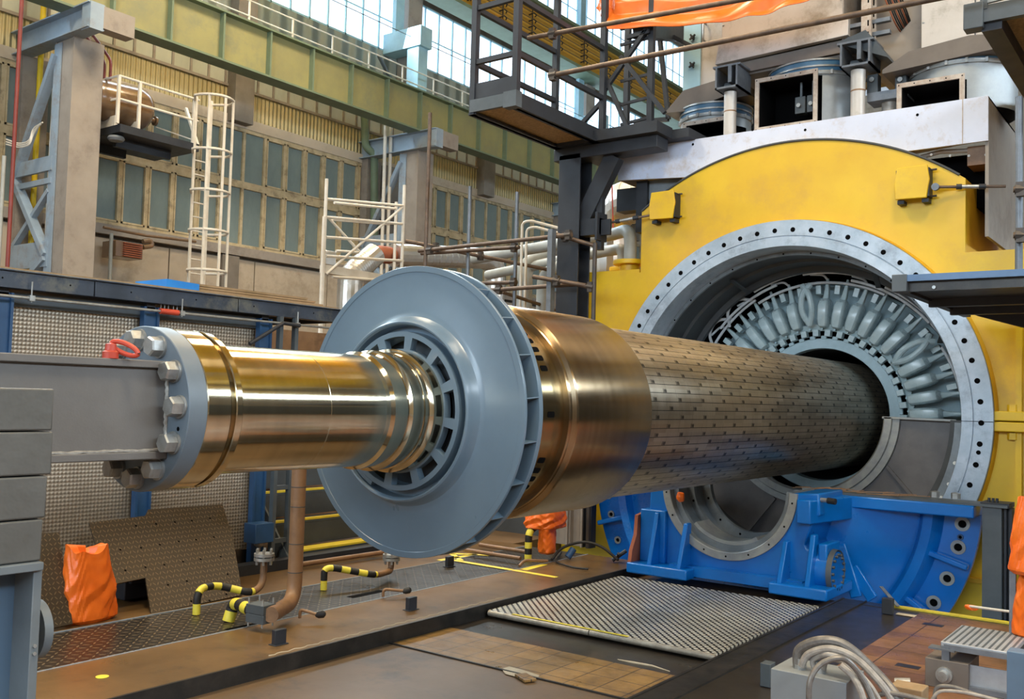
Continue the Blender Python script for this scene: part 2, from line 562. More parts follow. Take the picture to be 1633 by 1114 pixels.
M = dict(
    shaft=turned('polished_journal_steel', '#cdc0a4', .13, 260),
    ring_steel=turned('turned_ring_steel', '#a48f72', .22, 200, '#917c60'),
    hub_steel=turned('turned_hub_steel', '#a8946f', .2, 160),
    rotor_body=rotor_slots(),
    fan=paint('fan_grey_enamel', '#647887', '#5f7281', .3, scale=2, coat=.3),
    flange_grey=paint('flange_grey_paint', '#68747e', '#616c75', .42, scale=2),
    beam_grey=paint('beam_grey_paint', '#6a6764', '#64615e', .6, scale=4, bump=.1, bscale=120),
    bolt=paint('bolt_zinc', '#a9abaa', '#93918b', .34, metal=.6, scale=14),
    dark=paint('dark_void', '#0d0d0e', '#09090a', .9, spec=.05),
    black_steel=paint('black_steel', '#2c2f35', '#24262b', .5, scale=3, spec=.4),
    red=paint('red_paint', '#c4472f', '#a83c2a', .4),
    yellow=paint('machine_yellow', '#deb81c', '#d2a616', .42, scale=1.2, amt=(.35, .7), dirt='#caa032', dscale=.9, bump=.03),
    yellow_shaded=paint('machine_yellow_shaded', '#cf9d17', '#c59315', .5, scale=2),  # machine yellow darkened in colour for the housing's shaded sides and neck
    ring_alu=paint('bare_flange_steel', '#b4bfca', '#98a7b4', .42, metal=.35, scale=5, amt=(.3, .7), dirt='#8b95a0', dscale=4),
    lintel=paint('pale_lilac_panel', '#ced6ea', '#c4cce0', .55, scale=1.6, dirt='#b9b5b9', dscale=3.5),
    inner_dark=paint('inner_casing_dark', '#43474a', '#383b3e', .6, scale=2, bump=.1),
    inner_band=paint('inner_band_grey', '#7c8388', '#6a7176', .5, metal=.3, scale=5),
    cap=paint('insulation_teal', '#bacdd0', '#abc0c4', .28, scale=6, coat=.4),
    cap2=paint('insulation_pale_teal', '#b4ccd4', '#a6bfc7', .5, scale=6),
    cable=paint('cable_white', '#cdd2d6', '#b9bec2', .5, scale=6),
    blue=paint('blue_enamel', '#006abc', '#0062b0', .3, scale=2.5, coat=.2, spec=.45),
    blue_rough=paint('blue_cast_enamel', '#056ec4', '#0464b4', .28, coat=.5, bump=.9, bscale=26),
    grey_ring=paint('machined_grey', '#9a9c98', '#85878a', .45, metal=.3, scale=6),
    baffle=paint('baffle_sheet', '#6e6a68', '#5f5c5c', .5, metal=.35, scale=2.5),
    hall_steel=paint('hall_steel_bluegrey', '#93a3b2', '#8797a5', .6, scale=2, dirt='#857f78', dscale=1.2),
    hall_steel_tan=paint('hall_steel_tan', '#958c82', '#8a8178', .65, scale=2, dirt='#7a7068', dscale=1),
    girder=paint('crane_girder_olive', '#928d5c', '#87835a', .6, scale=1.2, dirt='#7d7d5e', dscale=1),
    girder_edge=paint('crane_girder_edge', '#6f8069', '#67765f', .6),
    cream=paint('window_frame_cream', '#bfae8c', '#ab9a78', .65, scale=4, dirt='#7d7058', dscale=3),
    beige=paint('beige_panel', '#b9ab98', '#ad9f8b', .7, scale=1, dirt='#988a76', dscale=.8),
    concrete=paint('pier_concrete', '#7f776d', '#6f675d', .8, scale=1.5, bump=.1),
    corr_yellow=corrugated('corrugated_cladding', '#c9b98a', .115, 1, .6, .9, '#b5a578'),
    corr_grey=corrugated('corrugated_strip', '#8f9790', .5, 1, .6, .7, '#83867a'),
    corr_gold=corrugated('gold_cladding', '#cfa040', .42, 2, .5, .6, '#bf9236'),
    pane=glass_pane('dirty_glass', '#76837f', .08, .25, '#63706f'),
    pane_clear=glass_pane('clerestory_glass', '#dfefff', 2.2, .2, '#d2e8ff'),
    pane_pale=glass_pane('frosted_glass_strip', '#aeb0a0', .12, .4, '#9a9a88'),
    pale_blue=paint('pale_blue_steel', '#9fc3cf', '#90b4c2', .5, scale=2),
    white_tube=paint('white_painted_tube', '#d6d0c4', '#c4bcae', .5),
    brown_tank=paint('brown_tank', '#7d6146', '#6d543c', .22, scale=2, coat=.4),
    pipe_yellow=paint('gas_yellow', '#e2c31e', '#cfae18', .4),
    pipe_red=paint('red_pipe', '#7f342b', '#6d2c26', .45),
    steel_floor=paint('oily_floor_steel', '#846640', '#624b2f', .3, metal=.25, scale=1.3, amt=(.3, .7), dirt='#4a3c2b', dscale=2, bump=.04),
    floor_brown=paint('worn_floor', '#6d553a', '#58452f', .42, scale=1.1, amt=(.3, .7), dirt='#3b3229', dscale=1.3, bump=.08, bscale=40),
    floor_dark=paint('dark_floor_steel', '#3f382f', '#2f2a25', .3, metal=.3, scale=2, amt=(.3, .7), dirt='#56483a', dscale=2),
    edge_dark=paint('dark_edge_steel', '#2a2825', '#3c3732', .4, metal=.3, scale=6),
    chq_dark=chequer('dark_tread_plate', '#2e2822', '#75664f', .35, .36, .055),
    chq_lean=chequer('leaning_tread_plate', '#3f3529', '#665743', .3, .45, .030, .9, (1, 2)),
    chq_bright=lattice('bright_tread_plate', '#3a3631', '#f4ecd8', .065),  # near-white diamonds put the light glints into the colour
    tile_a=tiles('floor_tiles_ochre', '#94703c', '#83622f', .20, .20, .007, .38),
    tile_b=tiles('floor_tiles_rust', '#86603c', '#755034', .90, .26, .007, .34),
    stripes=stripes('hazard_stripes'),
    brown_pipe=paint('brown_lagged_pipe', '#8b6a4c', '#7a5c42', .5, scale=4, dirt='#6a4f38', dscale=3),
    silver=paint('aluminium_cladding', '#cfcdc8', '#c2bfb8', .34, metal=.85, scale=3),
    grey_pipe=paint('grey_pipe', '#a3a6a3', '#94968f', .5, scale=3),
    scaff=paint('rusty_scaffold_tube', '#6e5a4a', '#56483e', .5, metal=.4, scale=9),
    scaff_grey=paint('galvanised_tube', '#777c82', '#686d73', .45, metal=.5, scale=9),
    coupler=paint('coupler_steel', '#554b43', '#454240', .5, metal=.5, scale=12),
    orange=paint('orange_plastic_sheet', '#e8701f', '#dd6216', .38, scale=5),
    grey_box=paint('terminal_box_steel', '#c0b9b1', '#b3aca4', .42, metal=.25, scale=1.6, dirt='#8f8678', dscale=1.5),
    duct_grey=paint('duct_grey', '#9fa3a3', '#8f9394', .4, metal=.3, scale=3),
    blue_band=paint('blue_seal_band', '#46708f', '#3c6482', .35, scale=4),
    rim_rust=paint('flange_rust_rim', '#b3a89c', '#9a8879', .5, metal=.2, scale=14),
    edge_blue=paint('platform_edge_blue', '#3a4352', '#2a323e', .35, scale=3, dirt='#66655c', dscale=2),
    wood=paint('deck_boards', '#9a8162', '#87704f', .7, scale=6),
    deck_under=paint('platform_underside', '#a98a5c', '#8a6f4a', .7, scale=40, amt=(.4, .6)),
    mesh=perforated('dimpled_screen'),
    post_blue=paint('post_blue', '#274b73', '#214266', .42, scale=3),
    nosing=paint('step_nosing_yellow', '#d9c43a', '#c8b234', .5, scale=5),
    slate=paint('slate_grey_paint', '#4c5358', '#434a4e', .5, scale=4),
    block=paint('counterweight_paint', '#5b5a56', '#53524e', .5, scale=5, bump=.8, bscale=11, coat=.15),
    stand=paint('stand_blue_grey', '#5a7085', '#506478', .45, scale=2),
    stand_edge=paint('stand_grey', '#6d7478', '#63696c', .5),
    hose_grey=paint('corrugated_hose', '#77736e', '#65615d', .4, metal=.3, scale=30),
    hose_pale=paint('pale_hose', '#9e978e', '#857e76', .4, scale=20),
    box_grey=paint('junction_box_grey', '#7b8082', '#72767a', .5, scale=2),
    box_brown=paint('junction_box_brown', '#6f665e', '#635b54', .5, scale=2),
    step_alu=paint('step_aluminium', '#a9adb2', '#989ca2', .42, metal=.4, scale=5),
    black_rubber=paint('black_rubber', '#1d1c1c', '#161616', .6),
    rust=paint('rust', '#9c5638', '#84472d', .7),
    chalk=paint('chalk_mark', '#b9aa90', '#a6967c', .8),
    white=paint('white_label', '#dcdcd6', '#cfcfc8', .5),
)

# ---------------------------------------------------------------- rotor drawn out of the generator
AX, AZ = -3.6218, 1.5111
AC = (AX, AZ)
rotor = thing('generator_rotor', 'long polished steel generator rotor with grey fan wheel hanging in front of the yellow machine', 'rotor', (AX, 5.0, AZ))


def arcs(r, h=.0):
    pass


sh = MB()
sh.lathe([(2.388, .05), (2.388, .338), (2.392, .3417), (2.500, .3417), (2.506, .337), (2.506, .318), (2.530, .318), (2.530, .336), (2.534, .340), (2.560, .340), (2.566, .334), (2.575, .300), (2.60, .2875),
          (3.10, .2875), (3.101, .286), (3.104, .286), (3.105, .2875), (3.47, .2885)], AC, n=128)
sh.build('shaft_journal', M['shaft'], rotor, sharp=20)
s2 = MB()
s2.lathe([(3.47, .2885), (3.498, .2895), (3.508, .297), (3.516, .3035), (3.532, .3035), (3.537, .299), (3.62, .299), (3.626, .306), (3.632, .3165), (3.645, .3165), (3.650, .311), (3.70, .311), (3.702, .305), (3.73, .305), (3.732, .311), (3.762, .311), (3.768, .322), (3.775, .3305), (3.79, .332), (3.796, .326), (3.86, .326)], AC, n=128)
s2.build('oil_seal_collars', M['shaft'], rotor, sharp=20)

# slotted hub plate of the fan (12 windows) with its balancing groove
fan = MB()
ns = 12; rin, ra, rb, rout = .326, .337, .404, .432
yF, yB = 3.855, 3.90
a_off = math.radians(6.5)
steps = []
for k in range(ns):
    c = a_off + k * 2 * PI / ns
    hw = math.radians(11.0)
    steps += [(c - PI / ns, 0), (c - hw - .012, 0), (c - hw, 1), (c - hw / 2, 1), (c, 1), (c + hw / 2, 1), (c + hw, 1), (c + hw + .012, 0)]
vs = []; fs = []
nst = len(steps)
rad = []
for a, w in steps:
    rad.append((rin, ra, rb, rout))
for y in (yF, yB):
    for (a, w), rs in zip(steps, rad):
        for r in rs: vs.append((AX + r * math.cos(a), y, AZ + r * math.sin(a)))
for i in range(nst):
    j = (i + 1) % nst
    win = steps[i][1] and steps[j][1]
    for q in range(3):
        A, B_, C_, D = i * 4 + q, i * 4 + q + 1, j * 4 + q + 1, j * 4 + q
        if q == 1 and win:
            o = nst * 4
            fs.append((A, D, D + o, A + o)); fs.append((B_, C_, C_ + o, B_ + o))
            if not steps[i - 1][1] or not (steps[i - 1][1] and steps[i][1]): fs.append((A, B_, B_ + o, A + o))
            if not (steps[j][1] and steps[(j + 1) % nst][1]): fs.append((D, C_, C_ + o, D + o))
        else:
            fs.append((A, B_, C_, D))
fan.add(vs, fs)
fan.lathe([(3.855, .432), (3.93, .434), (3.93, .462), (3.865, .468), (3.852, .476), (3.85, .484), (3.856, .492), (3.875, .500), (3.90, .507), (3.918, .520), (3.925, .535), (3.93, .552), (3.934, .70), (3.934, .765), (3.930, .768), (3.930, .798),
           (3.933, .800), (3.946, .800), (3.948, .797), (3.948, .50), (3.98, .47)], AC, n=144)
fan.build('fan_shroud', M['fan'], rotor, sharp=25)
bw = MB()
for a0, da in ((math.radians(196), .05), (math.radians(228), .30), (math.radians(148), .05)):
    bw = MB(); bw.lathe([(3.862, .437), (3.862, .459), (3.90, .459), (3.90, .437)], AC, n=10, a0=a0, a1=a0 + da, close=True)
    bw.build('balance_weight', M['fan'], rotor)
fb = MB()
fb.lathe([(3.98, .40), (4.045, .62), (4.055, .797), (4.058, .800), (4.085, .800), (4.088, .797), (4.088, .60), (4.10, .53), (4.16, .50)], AC, n=144)
fb.build('fan_back_disc', M['fan'], rotor, sharp=25)
for k in range(22):
    a = math.radians(5.5 + k * 360 / 22)
    b = MB()
    ca, sa = math.cos(a), math.sin(a); tx, tz = -sa, ca
    def Q(r, y, t): return (AX + r * ca + t * tx, y, AZ + r * sa + t * tz)
    lean = .03
    pr = []
    for r, sw in ((.52, -.05), (.60, -.02), (.68, 0), (.76, .012), (.797, .018)):
        pr.append([Q(r, 3.945, sw - lean * .3 - .003), Q(r, 3.945, sw - lean * .3 + .003), Q(r, 4.06, sw + .003), Q(r, 4.06, sw - .003)])
    vs = [p for q in pr for p in q]; fs = [(0, 1, 2, 3), (16, 19, 18, 17)]
    for i in range(4):
        for j in range(4): fs.append((i * 4 + j, i * 4 + (j + 1) % 4, i * 4 + 4 + (j + 1) % 4, i * 4 + 4 + j))
    b.add(vs, fs)
    b.build('fan_blade', M['fan'], rotor)
# inner drum behind the shroud windows
dr = MB(); dr.lathe([(3.96, .30), (3.98, .30), (4.0, .40), (4.02, .56)], AC, n=72)
dr.build('fan_hub', M['slate'], rotor)
hb = MB()
hb.lathe([(4.09, .50), (4.16, .50), (4.17, .548), (4.20, .562), (4.235, .566), (4.245, .556), (4.26, .556), (4.27, .566), (4.32, .572), (4.335, .566), (4.35, .566), (4.36, .588), (4.375, .600), (4.475, .607), (4.48, .600), (4.49, .600), (4.51, .600), (4.52, .590), (4.60, .590)], AC, n=144)
hb.build('hub_ring', M['hub_steel'], rotor, sharp=20)
sl = MB()
for d in [54.5, 48.7, 43, 36.9, 31.3, 25.1, 0, -25.1, -31.4, -37.1, -43.3, -49.4, 60.6, 66.8, 73, 110, 116, 122, -55.5, -61.5]:
    a = math.radians(d); sl = MB()
    ca, sa = math.cos(a), math.sin(a)
    P_ = lambda r, y, t: (AX + r * ca - t * sa, y, AZ + r * sa + t * ca)
    pts = []
    for q in range(14):
        t = 2 * PI * q / 14
        yy = 4.445 + .030 * max(-1, min(1, 1.3 * math.cos(t))); tt = .017 * max(-1, min(1, 1.25 * math.sin(t)))
        pts.append((yy, tt))
    n0 = len(pts)
    R1 = lambda y: .600 + (y - 4.375) * .07
    sl.add([P_(R1(y) + .0022, y, t) for y, t in pts] + [P_(.585, y, t) for y, t in pts], [tuple(range(n0))] + [(i, (i + 1) % n0, n0 + (i + 1) % n0, n0 + i) for i in range(n0)])
    sl.build('keyway_slot', M['dark'], rotor, sharp=60)
rr = MB()
rr.lathe([(4.60, .585), (4.605, .622), (4.612, .628), (4.625, .630), (4.640, .650), (4.650, .656), (4.665, .658), (5.515, .658), (5.528, .655), (5.533, .648), (5.535, .600)], AC, n=160)
rr.build('retaining_ring', M['ring_steel'], rotor, sharp=18)
bd = MB(); bd.lathe([(5.534, .606), (5.55, .6085), (13.6, .6085), (13.62, .3)], AC, n=160)
bd.build('rotor_body', M['rotor_body'], rotor, sharp=18)

# ---------------------------------------------------------------- grey transport beam bolted to the shaft end
tb = thing('transport_beam', 'grey painted steel I-beam with a round bolted end flange carrying the shaft end', 'beam', (AX, 2.0, AZ))
fl = MB(); fl.lathe([(2.300, .001), (2.300, .340), (2.303, .3430), (2.384, .3430), (2.388, .338), (2.388, .1)], AC, n=128)
fo = fl.build('end_flange', M['flange_grey'], tb, sharp=25)
for k in range(12):
    a = math.radians(3 + 30 * k)
    cx, cz = AX + .283 * math.cos(a), AZ + .285 * math.sin(a)
    b = MB()
    b.lathe([(2.300, .046), (2.290, .046), (2.290, .001)], (cx, cz), n=24)
    ph = random.random()
    b.lathe([(2.290, .041), (2.250, .041), (2.243, .036), (2.243, .001)], (cx, cz), n=6, a0=ph, a1=ph + 2 * PI)
    b.build('hex_bolt', M['bolt'], tb, sharp=25)
b = MB(); b.lathe([(2.299, .009), (2.2985, .0005)], (AX + .285 * math.cos(-.26), AZ + .285 * math.sin(-.26)), n=16)
b.build('jacking_hole', M['dark'], tb)
# the beam itself: deep H-section running towards the viewer from the flange
zt, zb = 1.511 + .165, 1.511 - .165
w = MB(); w.box((AX + .17, .55, zb), (AX + .19, 2.30, zt)); w.box((AX - .19, .55, zb), (AX - .17, 2.30, zt))
w.build('beam_web', M['beam_grey'], tb, bevel=.003)
for z0, z1 in ((zt, zt + .03), (zb - .03, zb)):
    w = MB(); w.box((AX - .21, .55, z0), (AX + .21, 2.30, z1)); w.build('beam_flange', M['beam_grey'], tb, bevel=.004)
wd = MB()
pts = [(AX + .195 + random.uniform(-.003, .003), 2.296, zb + i * (zt - zb) / 26) for i in range(27)]
wd.tube(pts, [.007 + .003 * (i % 2) for i in range(27)], 8)
pts = [(AX + .195, .6 + i * 1.69 / 60, zb + .004 + random.uniform(-.002, .002)) for i in range(61)]
wd.tube(pts, [.005 + .003 * (i % 2) for i in range(61)], 6)
wd.build('weld_bead', paint('weld_metal', '#b8b4ac', '#98948e', .4, metal=.5, scale=40), tb)
# red lifting eye
le = thing('lifting_eye', 'red swivel lifting eye standing on top of the grey beam beside the flange bolts', 'lifting eye', tuple(PY(178, 575, 2.12)))
p0 = PY(176, 571, 2.05); 
m = MB(); m.lathe([(zt + .03, .030), (zt + .055, .030), (zt + .06, .022), (zt + .085, .020), (zt + .09, .001)], (p0.x, p0.y), axis='z', n=20)
m.build('eye_base', M['red'], le)
m = MB(); c0 = Vector((p0.x, p0.y, zt + .07))
ringp = [c0 + Vector((.03 + .042 * math.cos(t), .03 * math.cos(t) + .04, .02 * math.sin(t) - .018 * math.cos(t))) for t in [2 * PI * i / 24 for i in range(25)]]
m.tube(ringp, .010, 10, caps=False)
m.build('eye_ring', M['red'], le)

# ---------------------------------------------------------------- yellow generator
gen = thing('generator_housing', 'large yellow generator housing open at its end with a bolted round flange', 'generator', (AX, 10, 0))
Yp = 9.55
xl, xr = -5.31, -1.925
arch = [(AX + 2.80 * math.cos(a), AZ + 2.80 * math.sin(a)) for a in [math.acos((xr - AX) / 2.80) + (PI - math.acos((AX - xl) / 2.80) - math.acos((xr - AX) / 2.80)) * i / 40 for i in range(41)]]
outline = [(-.95, -1.5), (-.95, 3.05), (xr, 3.05)] + arch + [(xl, 3.05), (-6.29, 3.05), (-6.29, -1.5)]
pl = MB(); pl.plate_hole(outline, AC, 1.80, Yp, Yp + .06, n=120)
pl.build('end_plate', M['yellow'], gen, sharp=25)
bd = MB()
L_ = 7.0
loop = arch
vs = []; fs = []
for p in [(xr, 3.05)] + loop + [(xl, 3.05)]:
    vs.append((p[0], Yp + .05, p[1])); vs.append((p[0], Yp + L_, p[1]))
n0 = len(vs) // 2
bd.add(vs, [(2 * i, 2 * i + 2, 2 * i + 3, 2 * i + 1) for i in range(n0 - 1)])
bd.box((-6.29, Yp + .05, -1.5), (-6.27, Yp + L_, 3.05)); bd.box((-.97, Yp + .05, -1.5), (-.95, Yp + L_, 3.05)); bd.box((-6.27, Yp + .05, 3.03), (xl, Yp + L_, 3.05)); bd.box((xr, Yp + .05, 3.03), (-.97, Yp + L_, 3.05))
bd.build('casing', M['yellow_shaded'], gen, sharp=25)
ed = MB()
pp = [Vector((AX + 2.800 * math.cos(a), Yp - .006, AZ + 2.800 * math.sin(a))) for a in [math.radians(54 + i * 73 / 60) for i in range(61)]]
ed.tube(pp, .012, 6)
ed.build('cover_seam', M['inner_dark'], gen)
# flange ring
rg = MB()
rg.lathe([(Yp + .02, 1.965), (9.43, 1.965), (9.42, 1.960), (9.42, 1.806), (9.43, 1.802), (9.43, 1.797), (9.42, 1.793), (9.42, 1.70), (9.43, 1.695), (9.70, 1.685)], AC, n=180)
rg.mi = 1
for d in [150.3 - 5.806 * k for k in range(-6, 44)] + [-8.8]:
    if -104 < d < 185:
        a = math.radians(d); rg.lathe([(9.4185, .025 if d != -8.8 else .020), (9.4182, .0005)], (AX + 1.862 * math.cos(a), AZ + 1.862 * math.sin(a)), n=14)
rg.build('flange_ring', [M['ring_alu'], M['dark']], gen, sharp=25)
sk = MB(); sk.lathe([(Yp + .001, 1.985), (9.50, 1.975), (9.445, 1.968)], AC, n=160)
sk.build('flange_neck', M['yellow_shaded'], gen)
jt = MB(); jt.box((AX + 1.695, 9.4165, AZ - .012), (AX + 1.962, 9.4185, AZ - .007)); jt.build('joint_line', M['dark'], gen)
# inner band, cone and back wall
ib = MB()
ib.lathe([(9.60, 1.69), (9.70, 1.69), (9.705, 1.685), (9.705, 1.645), (9.72, 1.640)], AC, n=160)
ib.mi = 1
for k in range(36):
    a = math.radians(3 + k * 10); ib.lathe([(9.7035, .010), (9.7033, .0005)], (AX + 1.664 * math.cos(a), AZ + 1.664 * math.sin(a)), n=10)
ib.build('inner_band', [M['inner_band'], M['dark']], gen, sharp=25)
ic = MB()
ic.lathe([(9.70, 1.645), (10.10, 1.66), (10.12, 1.63), (10.40, 1.62), (10.41, 1.56), (10.46, 1.555)], AC, n=160)
ic.build('inner_cone', M['inner_dark'], gen, sharp=25)
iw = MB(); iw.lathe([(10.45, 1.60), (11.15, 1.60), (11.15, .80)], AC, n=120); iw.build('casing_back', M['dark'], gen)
for a in (150, 118, 62, 30):
    a = math.radians(a); m = MB()
    c_, s_ = math.cos(a), math.sin(a)
    m.bar((AX + 1.64 * c_, 9.95, AZ + 1.64 * s_), (AX + 1.52 * c_, 10.3, AZ + 1.52 * s_), .05, .02); m.build('inner_lug', M['inner_dark'], gen)
# bore: pale end ring, dark core
br = MB()
br.lathe([(10.80, .845), (10.69, .845), (10.68, .838), (10.68, .735), (10.70, .728), (10.80, .728)], AC, n=128); br.build('bore_ring', M['cap2'], gen, sharp=25)
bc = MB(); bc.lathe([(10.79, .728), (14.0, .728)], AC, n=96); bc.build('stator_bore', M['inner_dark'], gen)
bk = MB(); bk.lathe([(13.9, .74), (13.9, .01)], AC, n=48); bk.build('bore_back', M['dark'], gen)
wc = MB(); wc.lathe([(10.72, .93), (10.72, 1.0), (10.80, 1.2), (10.90, 1.46), (11.0, 1.5)], AC, n=128); wc.build('winding_cone', M['cap2'], gen, sharp=25)
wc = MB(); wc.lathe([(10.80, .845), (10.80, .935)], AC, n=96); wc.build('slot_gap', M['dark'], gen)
# scalloped support ring behind the blocks
sr = MB()
vs = []; fs = []; n0 = 336
for i in range(n0):
    a = 2 * PI * i / n0; r = .985 + .018 * abs(math.cos(a * 21)); 
    for rr_, y in ((.925, 10.66), (r, 10.63), (r, 10.70)): vs.append((AX + rr_ * math.cos(a), y, AZ + rr_ * math.sin(a)))
for i in range(n0):
    j = (i + 1) % n0; fs += [(3 * i, 3 * i + 1, 3 * j + 1, 3 * j), (3 * i + 1, 3 * i + 2, 3 * j + 2, 3 * j + 1)]
sr.add(vs, fs); sr.build('scalloped_ring', M['cap'], gen, sharp=50)


def polar_part(name, mb, mat, ang, parent, **k):
    """part modelled with radial = x, tangential = z about the axis, then turned to angle ang"""
    o = mb.build(name, mat, None, **k)
    return o


def turn(mb, deg):
    R = Matrix.Translation((AX, 0, AZ)) @ Matrix.Rotation(-math.radians(deg), 4, 'Y')
    return mb.xf(R)


def cap_mb():
    m = MB(); st = [(.955, .006, .02), (.958, .030, .060), (.972, .048, .088), (1.01, .060, .105), (1.10, .064, .115), (1.20, .064, .115), (1.25, .058, .100), (1.275, .044, .070), (1.285, .034, .042), (1.31, .031, .036), (1.40, .023, .027), (1.51, .013, .014)]
    vs = []; n = 16
    for r, t, d in st:
        yc = 10.62 - .02 * (r - .95) + (.05 if r > 1.22 else 0) * min(1, (r - 1.22) * 8)
        for q in range(n):
            a = 2 * PI * q / n; c, s = math.cos(a), math.sin(a)
            e = .5
            vs.append((r, yc + d * math.copysign(abs(s) ** e, s), t * math.copysign(abs(c) ** e, c)))
    fs = [tuple(range(n))[::-1], tuple(range((len(st) - 1) * n, len(st) * n))]
    for i in range(len(st) - 1):
        for q in range(n): fs.append((i * n + q, i * n + (q + 1) % n, (i + 1) * n + (q + 1) % n, (i + 1) * n + q))
    m.add(vs, fs)
    return m


proto = None
capang = [87.6 - 8.57 * k for k in range(0, 11)] + [87.6 + 8.57 * k for k in range(2, 9)]
capang = [a for a in capang if abs(a - 36) > 4]


def turned_copies(name, mb, mat, angs, **k):
    """one mesh, copied round the generator axis as separate parts"""
    first = None
    R0 = mb
    for a in angs:
        if first is None:
            tmp = MB(); tmp.v = [Vector((p.x, p.y, p.z)) for p in R0.v]; tmp.f = R0.f; tmp.m = R0.m
            o = tmp.build(name, mat, None, **k)
            first = o
        else:
            o = first.copy(); scene.collection.objects.link(o)
        o.parent = gen
        o.location = Vector((AX, 0, AZ)) - gen.matrix_basis.translation
        o.rotation_euler = (0, -math.radians(a), 0)


turned_copies('winding_cap', cap_mb(), M['cap'], capang, sharp=30)
bl = MB(); bl.box((.862, 10.58, -.032), (.935, 10.66, .032)); turned_copies('spacer_block', bl, M['cap'], [7.8 + 8.5 * k for k in range(-1, 17)], bevel=.005)
bl = MB(); bl.lathe([(10.60, .012), (10.64, .012)], (.945, 0), n=10); bl.disc(10.60, .012, (.945, 0), n=10)
turned_copies('spacer_bolt', bl, M['cap2'], [3.6 + 8.5 * k for k in range(0, 17)])
# tooth joints on the pale ring
for k in range(0, 18):
    m = MB(); m.box((.836, 10.665, -.030), (.872, 10.70, .030))
    if k == 0: tooth = m
turned_copies('ring_tooth', tooth, M['cap2'], [3.6 + 8.5 * k for k in range(-1, 17)], bevel=.003)


def pol(r, deg, y):
    a = math.radians(deg); return Vector((AX + r * math.cos(a), y, AZ + r * math.sin(a)))


def cable(name, pts, r, mat=None, **k):
    m = MB(); m.tube(smooth_path(pts, .12, 6), r, 10); return m.build(name, mat or M['cable'], gen, **k)


def arcpts(r0, a0, a1, y, n=16, r1=None):
    return [pol(r0 + ((r1 or r0) - r0) * i / n, a0 + (a1 - a0) * i / n, y) for i in range(n + 1)]


for r, a0, a1, y in ((1.50, 140, 108, 10.52), (1.56, 118, 92, 10.50), (1.555, 96, 60, 10.50), (1.45, 120, 62, 10.62), (1.50, 76, 40, 10.52), (1.545, 62, 36, 10.50), (1.46, 30, 2, 10.60), (1.52, 46, 20, 10.56), (1.47, 148, 120, 10.58)):
    cable('ring_cable', arcpts(r, a0, a1, y, 16, r + .02), .016)
for a, y in ((135, 10.5), (122, 10.48)):
    cable('loop_cable', [pol(1.50, a - 1, y + .1), pol(1.60, a + 3, y), pol(1.58, a + 10, y), pol(1.45, a + 15, y + .1)], .018)
for a, s in ((99, 1), (92.5, -1), (38, 1), (31.5, -1)):
    cable('phase_lead', [pol(.99, 95.5 if a > 60 else 35, 10.55), pol(1.14, a, 10.50), pol(1.34, a - 1.5 * s, 10.50), pol(1.44, a - 5 * s, 10.56)], .034, M['cap'])
for k, a in enumerate(capang):
    if a > 70 and k % 2 == 0: cable('tail_cable', [pol(1.49, a, 10.66), pol(1.545, a + 1, 10.60), pol(1.55, a + 6, 10.54)], .013)
for k in range(16):
    a = 140 - k * 8.7; m = MB(); v0 = len(m.v); m.box((1.34, 10.66, -.03), (1.44, 10.76, .03)); turn(m, a + 4); m.build('bracing_block', M['cap'], gen, bevel=.004)
# lower half: grey baffle sector hiding the windings
bf = MB(); a0, a1 = math.radians(-88), math.radians(-.4)
bf.lathe([(10.22, .97), (10.24, 1.47)], AC, n=80, a0=-PI + .007, a1=a1)
bf.build('baffle_sheet', M['baffle'], gen)
bf = MB(); bf.lathe([(10.20, .80), (10.16, .82), (10.16, .89), (10.18, .90), (10.18, .965), (10.22, .97)], AC, n=80, a0=-PI + .007, a1=a1)
bf.build('baffle_rim', M['grey_ring'], gen, sharp=25)
bf = MB(); bf.lathe([(10.24, 1.46), (10.0, 1.48), (9.96, 1.60), (9.7, 1.64)], AC, n=80, a0=-PI + .007, a1=a1)
bf.build('baffle_frame', M['inner_dark'], gen, sharp=25)
bf = MB(); bf.lathe([(9.62, 1.60), (9.62, 1.70)], AC, n=80, a0=-PI + .01, a1=math.radians(-1)); bf.build('baffle_flange', M['inner_band'], gen)
bf = MB(); bf.bar(pol(.80, -.6, 10.19), pol(1.50, -.6, 10.19), .06, .02); bf.build('baffle_joint', M['grey_ring'], gen)
for d_ in (-33, -68, -112, -147):
    bf = MB(); bf.bar(pol(.98, d_ + 2, 10.21), pol(1.46, d_ - 4, 10.21), .035, .03); bf.build('baffle_rib', M['baffle'], gen)
for d, r in ((-14, 1.655), (-26, 1.655), (-21, 1.665)):
    m = MB(); p = pol(r, d, 9.60); m.lathe([(9.62, .016), (9.60, .016), (9.60, .001)], (p.x, p.z), n=12); m.build('cap_screw', M['white'], gen)
# lower black blocks / frame seen through the end shield
# joint lugs on the right
for z0, z1 in ((1.515, 1.60), (1.42, 1.505)):
    m = MB(); m.box((-1.66, 9.44, z0), (-1.40, 9.62, z1)); m.build('joint_lug', M['yellow'], gen, bevel=.008)
for z in (1.63, 1.38):
    m = MB(); m.lathe([(z - .03, .05), (z + .03, .05)], (-1.52, 9.53), axis='z', n=6); m.build('lug_nut', M['yellow'], gen)
m = MB(); m.box((-1.50, 9.50, -.2), (-1.45, 9.56, 1.45)); m.box((-1.50, 9.50, 1.6), (-1.45, 9.56, 2.45)); m.build('side_rib', M['yellow'], gen)
m = MB(); m.box((-2.3, 9.50, .06), (-.95, 9.55, .10)); m.build('foot_ledge', M['yellow_shaded'], gen)
